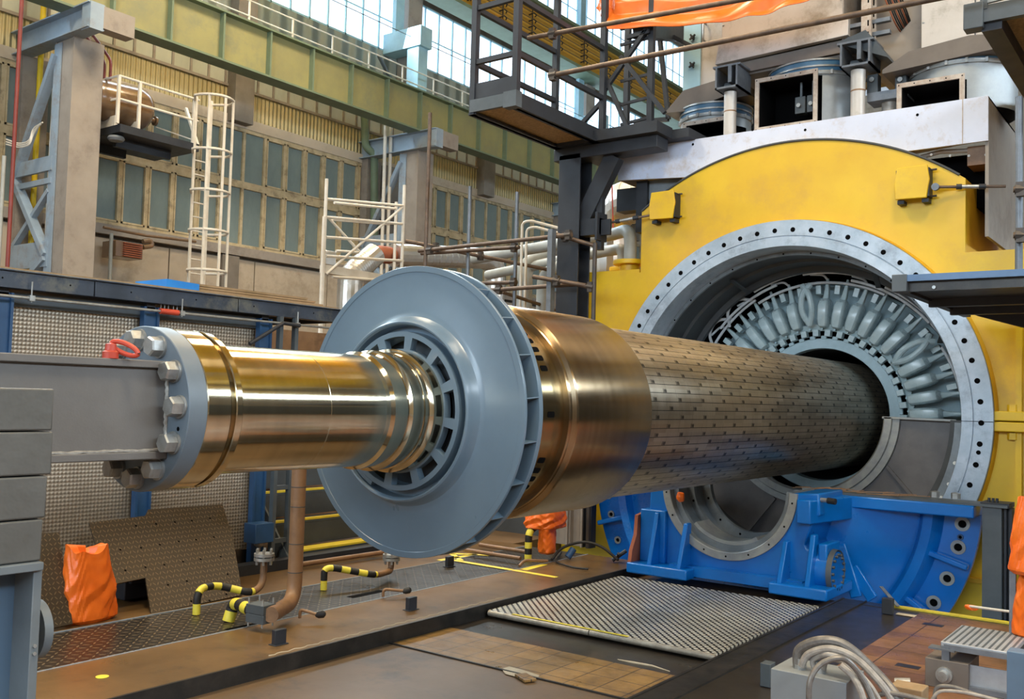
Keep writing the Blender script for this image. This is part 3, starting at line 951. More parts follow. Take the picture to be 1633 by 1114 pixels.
# lifting brackets
for (cx, cz, s) in ((-4.98, 3.76, -1), (-2.36, 3.72, 1)):
    m = MB()
    m.prism([(cx - .15, cz - .15), (cx + .13, cz - .155), (cx + .155, cz + .02), (cx + .135, cz + .155), (cx - .135, cz + .15), (cx - .16, cz)], 9.40, 9.43)
    m.build('bracket_cover', M['yellow'], gen, bevel=.006)
    m = MB()
    m.box((cx - .15, 9.42, cz - .14), (cx - .13, 9.56, cz + .13)); m.build('bracket_cheek', M['black_steel'], gen)
    m = MB(); m.box((cx + .13, 9.42, cz - .14), (cx + .15, 9.56, cz + .13)); m.build('bracket_cheek', M['black_steel'], gen)
    for xx in (-.11, .11):
        m = MB(); m.box((cx + xx - .03, 9.44, cz - .19), (cx + xx + .03, 9.56, cz - .155)); m.build('bracket_foot', M['black_steel'], gen)
    for zz in (.12, -.13):
        m = MB(); m.tube([(cx + .10 * 1, 9.49, cz + zz), (cx + .20, 9.49, cz + zz)], .010, 8); m.build('bracket_stud', M['coupler'], gen)
# hatch lugs on top of the left shoulder with pipe flanges
def flange_stub(x, y, r, h, name='pipe_stub'):
    m = MB(); m.lathe([(3.05, r * 1.5), (3.07, r * 1.5), (3.08, r * 1.05), (3.05 + h - .05, r), (3.05 + h - .05, r * 1.7), (3.05 + h - .02, r * 1.75), (3.05 + h, r * 1.7), (3.05 + h, r * .9)], (x, y), axis='z', n=28)
    m.build(name, M['yellow'], gen, sharp=30)
flange_stub(-5.62, 9.85, .115, .19); flange_stub(-5.92, 10.2, .095, .17); flange_stub(-5.45, 10.6, .07, .15); flange_stub(-6.1, 11.3, .09, .2)
for i in range(14):
    x, y = -6.2 + (i % 7) * .13, 9.68 + (i // 7) * .45
    m = MB(); m.lathe([(3.05, .028), (3.085, .028), (3.085, .001)], (x, y), axis='z', n=6); m.build('deck_nut', M['yellow'], gen)
m = MB(); m.box((-6.28, 9.56, 3.05), (-5.33, 9.60, 3.09)); m.build('deck_flange', M['yellow'], gen)

# ---------------------------------------------------------------- blue lower end shield
es = thing('end_shield', 'bright blue cast lower half end shield with a semicircular grey-rimmed bore', 'end shield', (AX, 8.6, 0))
BX, BZ = -3.62, .84      # centre of the bearing bore
ys = 8.18
def arcp(c, r, a0, a1, n): return [(c[0] + r * math.cos(math.radians(a0 + (a1 - a0) * i / n)), c[1] + r * math.sin(math.radians(a0 + (a1 - a0) * i / n))) for i in range(n + 1)]
# front pedestal block with U cut
blk = MB()
q = lambda x, y: (PY(x, y, 8.21).x, PY(x, y, 8.21).z)
poly = [(BX - .60, .84)] + arcp((BX, BZ), .60, 180, 360, 40)[1:-1] + [(BX + .60, .84), q(1306, 787), q(1308, 822), q(1298, 826), q(1284, 868), q(1288, 876), q(1312, 882), (q(1315, 950)[0], .02), (q(1030, 900)[0], .02), q(1034, 850), (q(1037, 800)[0], .84)]
blk.prism(poly[::-1], ys + .03, 8.85)
blk.build('bearing_pedestal', M['blue'], es, bevel=.014)
rim = MB(); rim.lathe([(ys + .04, .645), (ys + .002, .645), (ys, .641), (ys, .578), (ys + .004, .572), (ys + .65, .572)], (BX, BZ), n=80, a0=PI, a1=2 * PI)
rim.mi = 1
for k in range(9):
    a = math.radians(188 + k * 20.5); rim.lathe([(ys - .0015, .009), (ys - .0018, .0005)], (BX + .609 * math.cos(a), BZ + .609 * math.sin(a)), n=12)
rim.build('bore_rim', [M['grey_ring'], M['dark']], es, sharp=25)
inn = MB()
inn.lathe([(8.26, .575), (8.26, .52), (8.30, .515), (8.30, .55), (8.52, .55), (8.52, .49), (8.57, .485), (8.57, .55), (8.82, .55), (8.82, .46), (8.88, .46), (8.88, .60)], (BX, BZ), n=64, a0=PI, a1=2 * PI)
inn.build('bearing_seat', M['inner_band'], es, sharp=25)
for y, r in ((8.52, .52), (8.82, .505)):
    for k in range(6):
        m = MB(); a = math.radians(200 + k * 27); m.lathe([(y - .0015, .012), (y - .0018, .0005)], (BX + r * math.cos(a), BZ + r * math.sin(a)), n=10); m.build('seat_hole', M['dark'], es)
m = MB(); m.lathe([(8.28, .52), (8.28, .485), (8.56, .485), (8.56, .52)], (BX, BZ), n=24, a0=math.radians(225), a1=math.radians(300), close=True); m.build('bearing_shoe', M['grey_ring'], es, sharp=25)
# feet with ribs
for x0, x1 in ((-4.52, -3.90), (-3.14, -2.64)):
    m = MB(); m.box((x0, 7.97, 0.0), (x1, 8.65, .095)); m.build('foot', M['blue'], es, bevel=.014)
for x, h in ((-4.30, .47), (-4.00, .40), (-3.06, .34), (-2.82, .42)):
    m = MB(); m.prism([(8.0, .09), (8.14, .09 + h), (8.22, .09 + h), (8.22, .09)], x - .022, x + .022, plane='yz')
    m.build('foot_rib', M['blue'], es, bevel=.008)
m = MB(); m.prism([(8.0, .09), (8.02, .20), (8.10, .34), (8.12, .52), (8.25, .54), (8.25, .09)], -4.52, -4.485, plane='yz'); o = m.build('foot_rib', [M['rust']], es); o['label'] = 'bare rusty side of the foot rib'
m = MB(); m.box((-4.485, 8.16, .09), (-4.22, 8.30, .58)); m.build('foot_web', M['blue'], es, bevel=.012)
m = MB(); m.box((-2.78, 8.16, .09), (-2.705, 8.5, .44)); m.build('foot_web', M['blue'], es, bevel=.012)
m = MB(); m.box((-4.15, 8.12, .02), (-2.9, 8.6, .11)); m.build('pedestal_base', M['blue'], es)
for (p1, p2) in (((1340, 868), (1366, 952)), ((1360, 905), (1392, 955))):
    m = MB(); a_, b_ = PY(*p1, 8.80), PY(*p2, 8.72); m.bar(a_, b_, .10, .035, up=(0, 1, 0)); m.build('wall_rib', M['blue'], es, bevel=.01)
# side inspection flange
m = MB(); m.lathe([(-2.66, .001), (-2.66, .17), (-2.70, .175), (-2.86, .175)], (8.30, .20), axis='x', n=40); m.build('side_cover', M['blue'], es, sharp=25)
for k in range(16):
    a = 2 * PI * k / 16; m = MB(); m.lathe([(-2.662, .013), (-2.640, .013), (-2.640, .001)], (8.30 + .145 * math.cos(a), .20 + .145 * math.sin(a)), axis='x', n=6); m.build('cover_bolt', M['slate'], es)
m = MB(); m.lathe([(-2.665, .176), (-2.655, .186), (-2.70, .19)], (8.30, .20), axis='x', n=40); m.build('cover_gasket', M['slate'], es)
# disc wall: the dished back plate between pedestal and outer rim
YD = 9.12
SC = (-3.63, .80)
def sector(r0, r1, a0, a1, y0, y1, n=40): 
    return arcp(SC, r1, a0, a1, n) + arcp(SC, r0, a1, a0, n)
for side, (a0, a1) in (('r', (270, 359.5)), ('l', (180.5, 270))):
    m = MB(); A0, A1 = math.radians(a0), math.radians(a1)
    m.lathe([(8.70, .62), (8.74, .80), (8.90, 1.15), (9.02, 1.42), (9.04, 1.46), (8.97, 1.50), (8.96, 1.58), (9.05, 1.62), (9.12, 1.64), (9.13, 1.93), (9.20, 1.93)], SC, n=40, a0=A0, a1=A1)
    m.build('dished_wall', M['blue'] if side == 'r' else M['blue_rough'], es, sharp=40)
m = MB(); m.lathe([(9.20, .60), (9.20, 1.93)], SC, n=60, a0=PI, a1=2 * PI); m.build('back_face', M['blue'], es)
# top joint flange
for x0, x1 in ((-2.83, -1.70), (-5.56, -4.30)):
    m = MB(); m.box((x0, 8.80, .70), (x1, 9.20, .805)); m.build('joint_flange', M['blue'], es, bevel=.012)
m = MB(); m.prism([(-2.83, 8.1), (-2.70, 8.78), (-2.70, 8.85), (-2.95, 8.85), (-2.95, 8.1)], .60, .80, plane='xy'); m.build('shoulder', M['blue'], es, bevel=.01)
# rim ribs and lined bolt holes
for d in (-16.5, -33, 196, 212):
    m = MB(); p, q = [Vector((SC[0] + r * math.cos(math.radians(d)), 9.05, SC[1] + r * math.sin(math.radians(d)))) for r in (1.58, 1.92)]
    m.bar(p, q, .09, .05); m.build('rim_rib', M['blue'], es, bevel=.012)
for d, r in ((-6, .062), (-9.7, .026), (-12.6, .062), (-22, .062), (-30, .062), (-38.5, .062), (187.5, .04), (194, .04), (203, .04)):
    c = (SC[0] + 1.79 * math.cos(math.radians(d)), SC[1] + 1.79 * math.sin(math.radians(d)))
    m = MB(); m.lathe([(9.125, r), (9.112, r), (9.112, r * .55), (9.125, r * .52)], c, n=28)
    m.mi = 1; m.disc(9.124, r * .53, c, n=20)
    m.build('bolt_sleeve', [M['grey_ring'] if r > .03 else M['post_blue'], M['dark']], es, sharp=30)
m = MB(); c = (-2.80, .72); m.tube([(-2.83, 8.26, .80), (-2.73, 8.24, .80)], .02, 12); m.mi = 1; m.tube([(-2.73, 8.24, .80), (-2.66, 8.23, .797)], .026, 12); o = m.build('thermometer_pocket', [M['bolt'], M['black_rubber']], es)
m = MB(); m.lathe([(ys + .03, .028), (ys + .024, .028), (ys + .022, .001)], (-2.90, .74), n=24); m.build('plug', M['blue'], es)

# ---------------------------------------------------------------- hall: floor
def slab(name, x0, x1, y0, y1, z, mat, th=.3, **k):
    m = MB(); m.box((x0, y0, z - th), (x1, y1, z)); return struct(name, m, mat, **k)


fl0 = slab('floor', -18, -6.95, -12, 46, -.002, M['floor_brown'])
fl1 = slab('floor_strip', -6.95, -6.10, -12, 8.6, 0, M['steel_floor'])
fl2 = slab('floor_tread_strip', -6.095, -5.335, -12, 8.6, -.004, M['chq_dark'])
fl3 = slab('floor_rail_plate', -5.33, -4.6, -12, 8.6, 0, M['steel_floor'])
fl4 = slab('floor_channel', -4.6, -2.60, -12, 8.6, -.10, M['floor_brown'])
fl5 = slab('floor_right_rail', -2.58, -2.42, -12, 8.25, .0, M['edge_dark'])
fl6 = slab('floor_right_strip', -2.40, -1.95, -12, 8.25, -.004, M['floor_dark'])
fl7 = slab('floor_right_tiles', -1.95, 12, -12, 8.1, 0, M['tile_b'])
fl8 = slab('floor_pit', -6.95, 0, 8.1, 9.5, -1.5, M['dark'])
fl9 = slab('floor_right_back', -.93, 12, 8.1, 46, 0, M['floor_brown'])
fl10 = slab('floor_left_back', -6.95, -6.3, 8.6, 46, 0, M['floor_brown'])
fl11 = slab('floor_pit_edge', -2.40, -.93, 8.1, 8.25, -.001, M['floor_dark'])
for i, o in enumerate((fl1, fl2, fl3, fl4, fl5, fl6, fl7, fl8, fl9, fl10, fl11)):
    o.name = 'floor'
# raised steel edge of the rail plate, ochre tile field, dark cross strip
m = MB(); m.box((-4.615, -12, -.10), (-4.597, 8.6, .004)); struct('trim_1', m, M['edge_dark'])
m = MB(); m.box((-4.59, 4.90, -.103), (-2.61, 5.52, -.096)); t_ = struct('floor', m, M['tile_a'])
m = MB(); m.box((-4.59, 5.52, -.103), (-2.61, 8.2, -.0975)); struct('floor', m, M['floor_dark'])
m = MB(); m.box((-4.6, 4.885, -.102), (-2.6, 4.90, -.090)); struct('trim_2', m, M['edge_dark'])
m = MB(); m.box((-2.60, -12, -.10), (-2.582, 8.25, .006)); struct('trim_3', m, M['edge_dark'])
m = MB(); m.box((-2.41, -12, -.01), (-2.40, 8.25, .008)); struct('trim_4', m, M['edge_dark'])
m = MB(); m.box((-5.335, -12, -.05), (-5.329, 8.6, .004)); m.box((-6.10, -12, -.05), (-6.094, 8.6, .004)); struct('trim_5', m, M['ring_alu'])
m = MB(); m.box((-2.2, 8.16, 0.0), (-.93, 8.22, .012)); struct('trim_6', m, M['nosing'])
# left wall ------------------------------------------------------------------
WX = -18.0
m = MB(); m.box((WX - .4, -14, -.1), (WX - .12, 48, 4.8)); m.box((WX - .4, -14, 7.55), (WX - .12, 48, 10.72)); m.box((WX - .4, -14, 12.5), (WX - .12, 48, 13.9)); m.box((WX - .4, -14, 16.2), (WX - .12, 48, 17.5))
wl = struct('wall_left', m, M['concrete'])


def band(name, z0, z1, mat, x=WX, y0=-14, y1=48, th=.12):
    m = MB(); m.box((x - th, y0, z0), (x, y1, z1)); return m.build(name, mat, wl)


for y in [-8.2 + 2.24 * i for i in range(25)]:
    m = MB(); m.box((WX - .12, y + .01, 3.2), (WX + .01, y + 2.22, 4.55)); m.build('beige_panel', M['beige'], wl)
band('lower_wall', -.1, 3.2, M['beige'])
band('window_sill', 4.62, 4.82, M['hall_steel_tan'], WX + .12, th=.25)
band('window_lintel', 7.55, 7.78, M['beige'], WX + .05, th=.18)
band('corrugated_band', 7.78, 8.42, M['corr_yellow'])
band('band_rail', 8.40, 8.46, M['hall_steel_tan'], WX + .04)
band('upper_panel', 8.46, 9.6, M['pane_pale'])
for y in [-8 + .45 * i for i in range(100)]:
    if y < 40:
        m = MB(); m.box((WX, y, 8.46), (WX + .03, y + .05, 9.3))
        if y < 38: m.build('panel_rib', M['hall_steel_tan'], wl)
band('upper_corrugated', 9.6, 10.72, M['corr_grey'])
for k in range(-1, 6):
    y0 = 4.26 + 8.98 * k
    m = MB(); m.box((WX - .12, y0, 7.6), (WX + .30, y0 + .52, 10.7)); m.box((WX - .12, y0, 3.2), (WX + .10, y0 + .45, 4.6)); m.build('wall_pier', M['concrete'], wl)
# windows, lower rows
wi = 0
for k in range(-1, 5):
    y0, y1 = 4.78 + 8.98 * k, 4.78 + 8.98 * (k + 1)
    wi += 1
    n = 15; w = (y1 - y0) / n
    fr = MB()
    for i in range(n):
        y = y0 + i * w; fr.box((WX - .05, y - .035, 4.82), (WX + .02, y + .035, 7.55))
    for z0, z1 in ((4.82, 4.90), (6.18, 6.34), (7.47, 7.55)): fr.box((WX - .045, y0, z0), (WX + .026, y1, z1))
    rng = range(1, n - 1)
    for i in rng:
        for z0, z1 in ((4.9, 6.18), (6.34, 7.47)):
            a, b = y0 + i * w + .035, y0 + (i + 1) * w - .035
            for q in ((a, z0, a + .035, z1), (b - .035, z0, b, z1), (a, z0, b, z0 + .04), (a, z1 - .04, b, z1)): fr.box((WX - .03, q[0] + .001, q[1] + .001), (WX + .040, q[2] - .001, q[3] - .001))
    f = struct('window_%d' % wi, fr, M['cream'])
    p = MB(); p.box((WX - .045, y0, 4.85), (WX - .035, y1, 7.5)); p.build('window_pane', M['pane'], f)
    wi += 1
    fr = MB()
    for z0, z1 in ((10.72, 12.5), (13.9, 16.2)):
        for i in range(n):
            y = y0 + i * w; fr.box((WX - .08, y - .018, z0), (WX, y + .018, z1))
        fr.box((WX - .08, y0, z0), (WX, y1, z0 + .05)); fr.box((WX - .08, y0, z1 - .05), (WX, y1, z1)); fr.box((WX - .06, y0, (z0 + z1) / 2 - .015), (WX - .02, y1, (z0 + z1) / 2 + .015))
    f = struct('window_%d' % wi, fr, M['pale_blue'])
    for z0, z1 in ((10.72, 12.5), (13.9, 16.2)):
        p = MB(); p.box((WX - .06, y0, z0), (WX - .05, y1, z1)); p.build('window_pane', M['pane_clear'], f)
# upper crane-rail band (gold cladding) with its conductor brackets
m = MB(); m.box((-17.6, -14, 12.55), (-17.3, 48, 13.85)); gb = tag(m.build('upper_crane_girder', M['corr_gold']), 'long golden ribbed girder between two rows of bright windows high up', 'girder')
for z in (12.55, 13.85):
    m = MB(); m.box((-17.75, -14, z - .05), (-17.05, 48, z + .05)); m.build('girder_flange', M['girder_edge'], gb)
for i in range(14):
    y = 19.2 + i * 1.5
    m = MB()
    for q in range(4):
        z = 12.85 + q * .2
        m.tube([(-17.3, y, z), (-17.12, y + .02, z + .03), (-17.06, y + .06, z - .03), (-17.12, y + .1, z - .06)], .022, 6)
    m.tube([(-17.16, y, 12.8), (-17.16, y, 13.6)], .018, 6)
    m.build('conductor_hook', M['black_steel'], gb)
for z in (12.85, 13.05, 13.25, 13.45):
    m = MB(); m.tube([(-17.1, 14, z), (-17.1, 46, z)], .012, 6); m.build('conductor_bar', M['scaff'], gb)
# upper wall columns
def upper_col(y):
    r = thing('upper_column', 'pale blue upper hall column with bracket beside bright windows, above the crane girder', 'column', (-17.3, y, 9.1), 'upper wall columns')
    m = MB(); m.box((-17.15, y, 9.1), (-16.75, y + .35, 10.62)); m.build('column_shaft', M['pale_blue'], r)
    m = MB(); m.box((-17.75, y + .02, 11.15), (-17.62, y + .33, 16.0)); m.build('upper_shaft', M['pale_blue'], r)
    m = MB(); m.box((-18.0, y - .05, 10.62), (-16.65, y + .40, 11.15)); m.build('bracket', M['pale_blue'], r, bevel=.01)
    m = MB(); m.box((-17.98, y + .5, 9.1), (-17.62, y + 1.05, 12.45)); m.build('brick_pier', M['hall_steel_tan'], r)
    m = MB(); m.bar((-17.3, y - .9, 10.2), (-17.3, y + .1, 9.2), .08, .06); m.build('brace', M['slate'], r)
    return r
u0 = upper_col(18.15)
for k in (-1, 1, 2): copy_tree(u0, loc=(-17.3, 18.15 + 8.98 * k, 9.1))
# green-olive crane girder on laced columns
gd = thing('crane_girder', 'olive green riveted crane girder with stiffeners running along the hall wall', 'girder', (-16.0, 0, 8.1))
m = MB(); m.box((-16.03, -6, 8.10), (-16.0, 44, 9.06)); m.build('girder_web', M['girder'], gd)
for z in (8.08, 9.06):
    m = MB(); m.box((-16.25, -6, z - .02), (-15.84, 44, z + .02)); m.build('girder_flange', M['girder_edge'], gd)
for i in range(-4, 26):
    y = 9.22 + 1.165 * i
    m = MB(); m.box((-16.0, y - .02, 8.10), (-15.87, y + .02, 9.04)); m.build('stiffener', M['girder_edge'], gd)
hr = thing('girder_handrail', 'thin pale handrail standing on top of the olive crane girder', 'handrail', (-16.4, 0, 9.08))
for z in (9.75, 9.42):
    m = MB(); m.tube([(-16.4, -4, z), (-16.4, 44, z)], .018, 6); m.build('rail', M['white_tube'], hr)
for i in range(36):
    y = 2 + i * 1.17
    m = MB(); m.bar((-16.4, y, 9.08), (-16.4, y, 9.75), .04, .02); m.build('rail_post', M['white_tube'], hr)
m = MB(); m.tube([(-17.0, 6, 10.9), (-17.0, 44, 10.9)], .012, 6); tag(m.build('signal_line', M['slate']), 'thin dark line strung in front of the bright upper windows', 'cable')


def laced(y):
    r = thing('crane_column', 'x', 'column', (-16.3, y, 0))
    m = MB(); m.box((-16.62, y, 0), (-16.58, y + .56, 7.65)); m.box((-16.04, y, 0), (-16.0, y + .56, 7.65)); m.box((-16.6, y + .24, 0), (-16.02, y + .30, 7.65))
    m.box((-16.6, y + .02, 0), (-16.02, y + .05, 7.65)); m.build('front_chord', M['hall_steel_tan'], r)
    m = MB(); m.box((-16.62, y - .012, 0), (-16.4, y + .012, 7.6)); m.build('chord_plate', M['hall_steel'], r)
    m = MB(); m.box((-18.0, y, 0), (-17.75, y + .5, 7.65)); m.build('back_chord', M['hall_steel_tan'], r)
    zz = [4.0, 4.85, 5.75, 6.5, 7.5]
    for i, (a, b) in enumerate(((3.1, 3.8), (3.85, 5.3), (5.35, 7.4))):
        m = MB(); p, q = ((-17.8, y, a), (-16.55, y, b)) if i != 1 else ((-17.8, y, b), (-16.55, y, a))
        m.bar(p, q, .10, .16, up=(0, 1, 0)); m.build('lacing_bar', M['hall_steel'], r)
    for z, h in ((3.65, .45), (5.35, .26), (5.12, .1)):
        m = MB(); m.box((-17.9, y - .03, z), (-16.5, y + .03, z + h)); m.build('cross_strut', M['hall_steel'], r)
    m = MB(); m.bar((-17.75, y + .02, 4.1), (-16.6, y + .02, 5.0), .08, .1, up=(0, 1, 0)); m.build('lacing_bar', M['hall_steel'], r)
    m = MB(); m.ibeam((-19, y + .02, 7.86), (-15.35, y + .02, 7.86), .30, .44); m.box((-15.6, y - .10, 7.62), (-15.33, y + .14, 8.08)); m.build('bracket_beam', M['hall_steel'], r)
    m = MB(); m.box((-15.6, y + .14, 7.68), (-15.33, y + .72, 8.06)); m.build('girder_seat', M['hall_steel_tan'], r)
    return r


lc = laced(8.58); lc['label'] = 'large grey laced steel column at the left edge beside the brown tank platform'
copy_tree(lc, loc=(-16.3, 17.45, 0), label='grey steel crane column behind the top of the fan wheel and scaffold tubes')
copy_tree(lc, loc=(-16.3, 26.3, 0), label='distant grey crane column behind the black platform bracket')
# pipes at the left edge
def pipe(name, pts, r, mat, label, cat='pipe', group=None, n=12, rad=.15):
    m = MB(); m.tube(smooth_path(pts, rad), r, n); return tag(m.build(name, mat), label, cat, group)


a = PY(70, 0, 8.85); pipe("gas_pipe", [(a.x, 8.85, 0), (a.x, 8.85, 9.5)], .05, M['pipe_yellow'], 'yellow vertical gas pipe seen through the laced column at the far left')
a = PY(24, 200, 7.0); pipe('sprinkler_pipe', [(a.x, 7.0, 2.6), (a.x, 7.0, 8.6)], .03, M['pipe_red'], 'thin dark red vertical pipe at the far left edge')
a = PY(4, 300, 6.9); pipe('conduit', [(a.x, 6.9, 2.6), (a.x, 6.9, 5.0)], .03, M['grey_pipe'], 'pale grey conduit left of the dark red pipe')
a = PY(77, 300, 8.9); pipe('conduit', [(a.x, 8.9, 3.0), (a.x, 8.9, 7.4)], .025, M['white_tube'], 'pale thin conduit right of the yellow gas pipe')
# roof trusses over the left corner
tr = thing('roof_bracing', 'pale blue steel bracing in the top left corner above the column bracket', 'bracing', (-17, 8, 8.3))
for p, q in (((0, 28), (130, 30)), ((0, 14), (40, 60)), ((45, 30), (95, 70)), ((0, 45), (120, 22))):
    m = MB(); m.bar(PY(*p, 9.2), PY(*q, 9.2), .09, .09); m.build('brace', M['hall_steel'], tr)
# brick shaft at extreme left
m = MB(); m.box((-17.6, 6.2, 0), (-16.9, 7.0, 9)); tag(m.build('duct_shaft', M['hall_steel_tan']), 'tan vertical duct shaft at the extreme left edge of the hall', 'shaft')
# power-cable bundle on the laced column
cb = MB()
for k in range(3):
    p = [PY(68 - k * 3, 195 + k * 3, 8.3), PY(52, 205 + k * 5, 8.3), PY(48, 225 + k * 3, 8.25), PY(30, 230 + k * 3, 8.2), PY(10, 222 + k * 4, 8.1)]
    cb.tube(smooth_path(p, .2), .014, 6)
tag(cb.build('cable_bundle', M['white_tube']), 'pale cables looping across the left laced column', 'cable')
# black gallery with white rails, brown air tank
pf = thing('tank_platform', 'small black steel platform with white guard rails hung on the left column', 'platform', (-16, 9.5, 6.6))
A, B_ = PX(192, 197, -15.75), PX(318, 221, -15.75)
zt_ = A.z
m = MB(); m.box((-17.2, A.y, zt_ - .14), (-15.75, B_.y, zt_)); m.build('deck', M['black_steel'], pf)
for xx, dy in ((-16.3, .3), (-17.0, .8)):
    m = MB(); m.box((xx, A.y + .2, zt_ - .30), (xx + .1, B_.y - dy, zt_ - .14)); m.build('bearer', M['black_steel'], pf)
zr = PX(221, 130, -15.78).z
for px_ in (187, 221, 309):
    y = PX(px_, 190, -15.78).y
    m = MB(); m.bar((-15.78, y, zt_), (-15.78, y, zr), .05, .05); m.build('guard_post', M['white_tube'], pf)
ye = PX(309, 190, -15.78).y; yb = PX(187, 190, -15.78).y
for f in (1, .52):
    z = zt_ + (zr - zt_) * f
    m = MB(); m.tube([(-16.6, yb - .05, z), (-15.78, yb, z), (-15.78, ye + .1, z)], .024, 8); m.build('guard_rail', M['white_tube'], pf)
m = MB(); m.bar((-15.8, B_.y, zt_), (-16.3, B_.y + .05, zt_ + .8), .05, .05); m.bar((-15.9, B_.y, zt_ + .1), (-17.2, B_.y, zt_ + .55), .02, .02); m.build('gate_bar', M['white_tube'], pf)
lm = PX(190, 213, -15.9)
m = MB(); m.lathe([(zt_ - .16, .02), (zt_ - .18, .13), (zt_ - .22, .15), (zt_ - .26, .12), (zt_ - .27, .01)], (-16.0, A.y + .08), axis='z', n=24); tag(m.build('work_lamp', M['box_grey']), 'round grey lamp fixed under the black tank platform', 'lamp')
tk = thing('air_tank', 'brown horizontal air vessel with domed end on the black platform', 'tank', (-16.5, 9.8, zt_))
cz = zt_ + .52; cy0, cy1 = 9.1, PX(240, 170, -16.3).y
prof = [(cy0, .01), (cy0 + .05, .36), (cy1 - .35, .42), (cy1 - .2, .40), (cy1 - .08, .32), (cy1 - .01, .18), (cy1 + .02, .01)]
m = MB(); m.lathe(prof, (-16.35, cz), n=40); m.build('vessel', M['brown_tank'], tk)
for y in (cy0 + .3, cy1 - .45):
    m = MB(); m.box((-16.7, y, zt_), (-16.0, y + .06, zt_ + .2)); m.build('saddle', M['white_tube'], tk)
m = MB(); m.lathe([(cy1 - .02, .05), (cy1 + .12, .05), (cy1 + .12, .09), (cy1 + .16, .09), (cy1 + .16, .01)], (-16.35, cz - .12), n=14); m.build('drain_valve', M['brown_tank'], tk)
for dx in (0, .2):
    m = MB(); m.tube(smooth_path([(-16.5 + dx, cy0 + .35, cz + .36), (-16.5 + dx, cy0 + .35, cz + .75), (-16.9 + dx, cy0 + .05, cz + 1.4)], .1), .025, 8); m.build('tank_pipe', M['pipe_red'], tk)
ld = thing('caged_ladder', 'tall white ladder with safety hoops beside the black tank platform', 'ladder', (-15.7, ye, 3))
y0, y1 = ye + .02, ye + .36
for y in (y0, y1):
    m = MB(); m.bar((-15.75, y, 2.6), (-15.75, y, zr + .05), .05, .03); m.build('stile', M['white_tube'], ld)
for i in range(16):
    z = 2.7 + i * .27
    if z < zt_ + .2:
        m = MB(); m.tube([(-15.75, y0, z), (-15.75, y1, z)], .014, 6); m.build('rung', M['white_tube'], ld)
cyc = (y0 + y1) / 2; R_ = .42
for z in (zr - .02, zt_ - .18, zt_ - .95, zt_ - 1.7, zt_ - 2.45):
    m = MB(); m.tube([(-15.75, cyc - .2, z)] + [(-15.5 + R_ * math.sin(t), cyc - R_ * math.cos(t) * .9, z) for t in [PI * i / 12 for i in range(13)]] + [(-15.75, cyc + .2, z)], .026, 6); m.build('hoop', M['white_tube'], ld)
for t in (.25, .5, .75):
    m = MB(); m.bar((-15.5 + R_ * math.sin(PI * t), cyc - R_ * .9 * math.cos(PI * t), 2.7), (-15.5 + R_ * math.sin(PI * t), cyc - R_ * .9 * math.cos(PI * t), zr), .05, .02); m.build('cage_bar', M['white_tube'], ld)
# louvred unit heater
uh = thing('unit_heater', 'brown louvred unit heater on the wall below the left windows', 'heater', tuple(PX(205, 415, -17.2)))
a, b = PX(186, 382, -17.2), PX(228, 414, -17.2)
m = MB(); m.box((-17.7, a.y, b.z), (-17.22, b.y, a.z)); m.build('heater_case', M['brown_tank'], uh, bevel=.01)
for i in range(7):
    z = b.z + (i + .7) * (a.z - b.z) / 7.6
    m = MB(); m.box((-17.23, a.y + .15, z - .012), (-17.17, b.y - .04, z + .012)); m.build('louvre', M['rust'], uh)
pipe('heater_pipe', [PX(228, 385, -17.4), PX(240, 383, -17.4), PX(243, 392, -17.4), PX(228, 394, -17.4)], .05, M['brown_tank'], 'short bent brown pipe at the right of the unit heater')
pipe('heater_pipe', [PX(178, 372, -17.3), Vector((-17.3, PX(178, 425, -17.3).y, 0))], .035, M['grey_pipe'], 'vertical grey pipe left of the unit heater')
pipe('heater_pipe', [PX(165, 362, -17.4), PX(230, 375, -17.4), PX(312, 385, -17.4)], .03, M['brown_tank'], 'thin brown pipe under the left window sill')
pipe('downpipe', [PX(581, 180, -17.7), PX(583, 235, -17.7), PX(597, 245, -17.6), PX(597, 420, -17.6)], .10, M['girder_edge'], 'green grey rain downpipe at the pier behind the scaffold tower')
for px_ in (613, 622): pipe('riser_pipe', [PX(px_ + 2, 193, -16.9), Vector((-16.9, PX(px_ - 3, 425, -16.9).y, 0))], .045, M['white_tube'], 'pale vertical riser pipe in front of the dark pier' if px_ == 613 else 'second pale riser pipe beside the grey crane column')
m = MB(); m.box((-17.94, 18.05, 3.2), (-17.7, 18.75, 7.6)); tag(m.build('pier_block', M['concrete']), 'dark recess pier left of the grey crane column', 'pier')
# right wall, end wall, roof (seen in the reflections)
m = MB(); m.box((12, -14, 0), (12.3, 48, 7.6)); m.box((12, -14, 9.6), (12.3, 48, 17)); wr = struct('wall_right', m, M['concrete'])
fr = MB()
for i in range(40): fr.box((12.0, -14 + i * 1.55, 7.6), (12.1, -13.9 + i * 1.55, 9.6))
f = struct('window_30', fr, M['pale_blue']); p = MB(); p.box((12.12, -14, 7.6), (12.16, 48, 9.6)); p.build('window_pane', M['pane_clear'], f)
m = MB(); m.box((-18, 48, 0), (12, 48.3, 17)); struct('wall_far', m, M['beige'])
m = MB(); m.box((-18, -14.3, 0), (12, -14, 5)); m.box((-18, -14.3, 9.5), (12, -14, 17)); struct('wall_back', m, M['beige'])
fr = MB()
for i in range(20): fr.box((-18 + i * 1.55, -14.1, 5), (-17.9 + i * 1.55, -14.0, 9.5))
f = struct('window_31', fr, M['pale_blue']); p = MB(); p.box((-18, -14.2, 5), (12, -14.15, 9.5)); p.build('window_pane', M['pane_clear'], f)  # glazing behind the camera, added with the back fill light
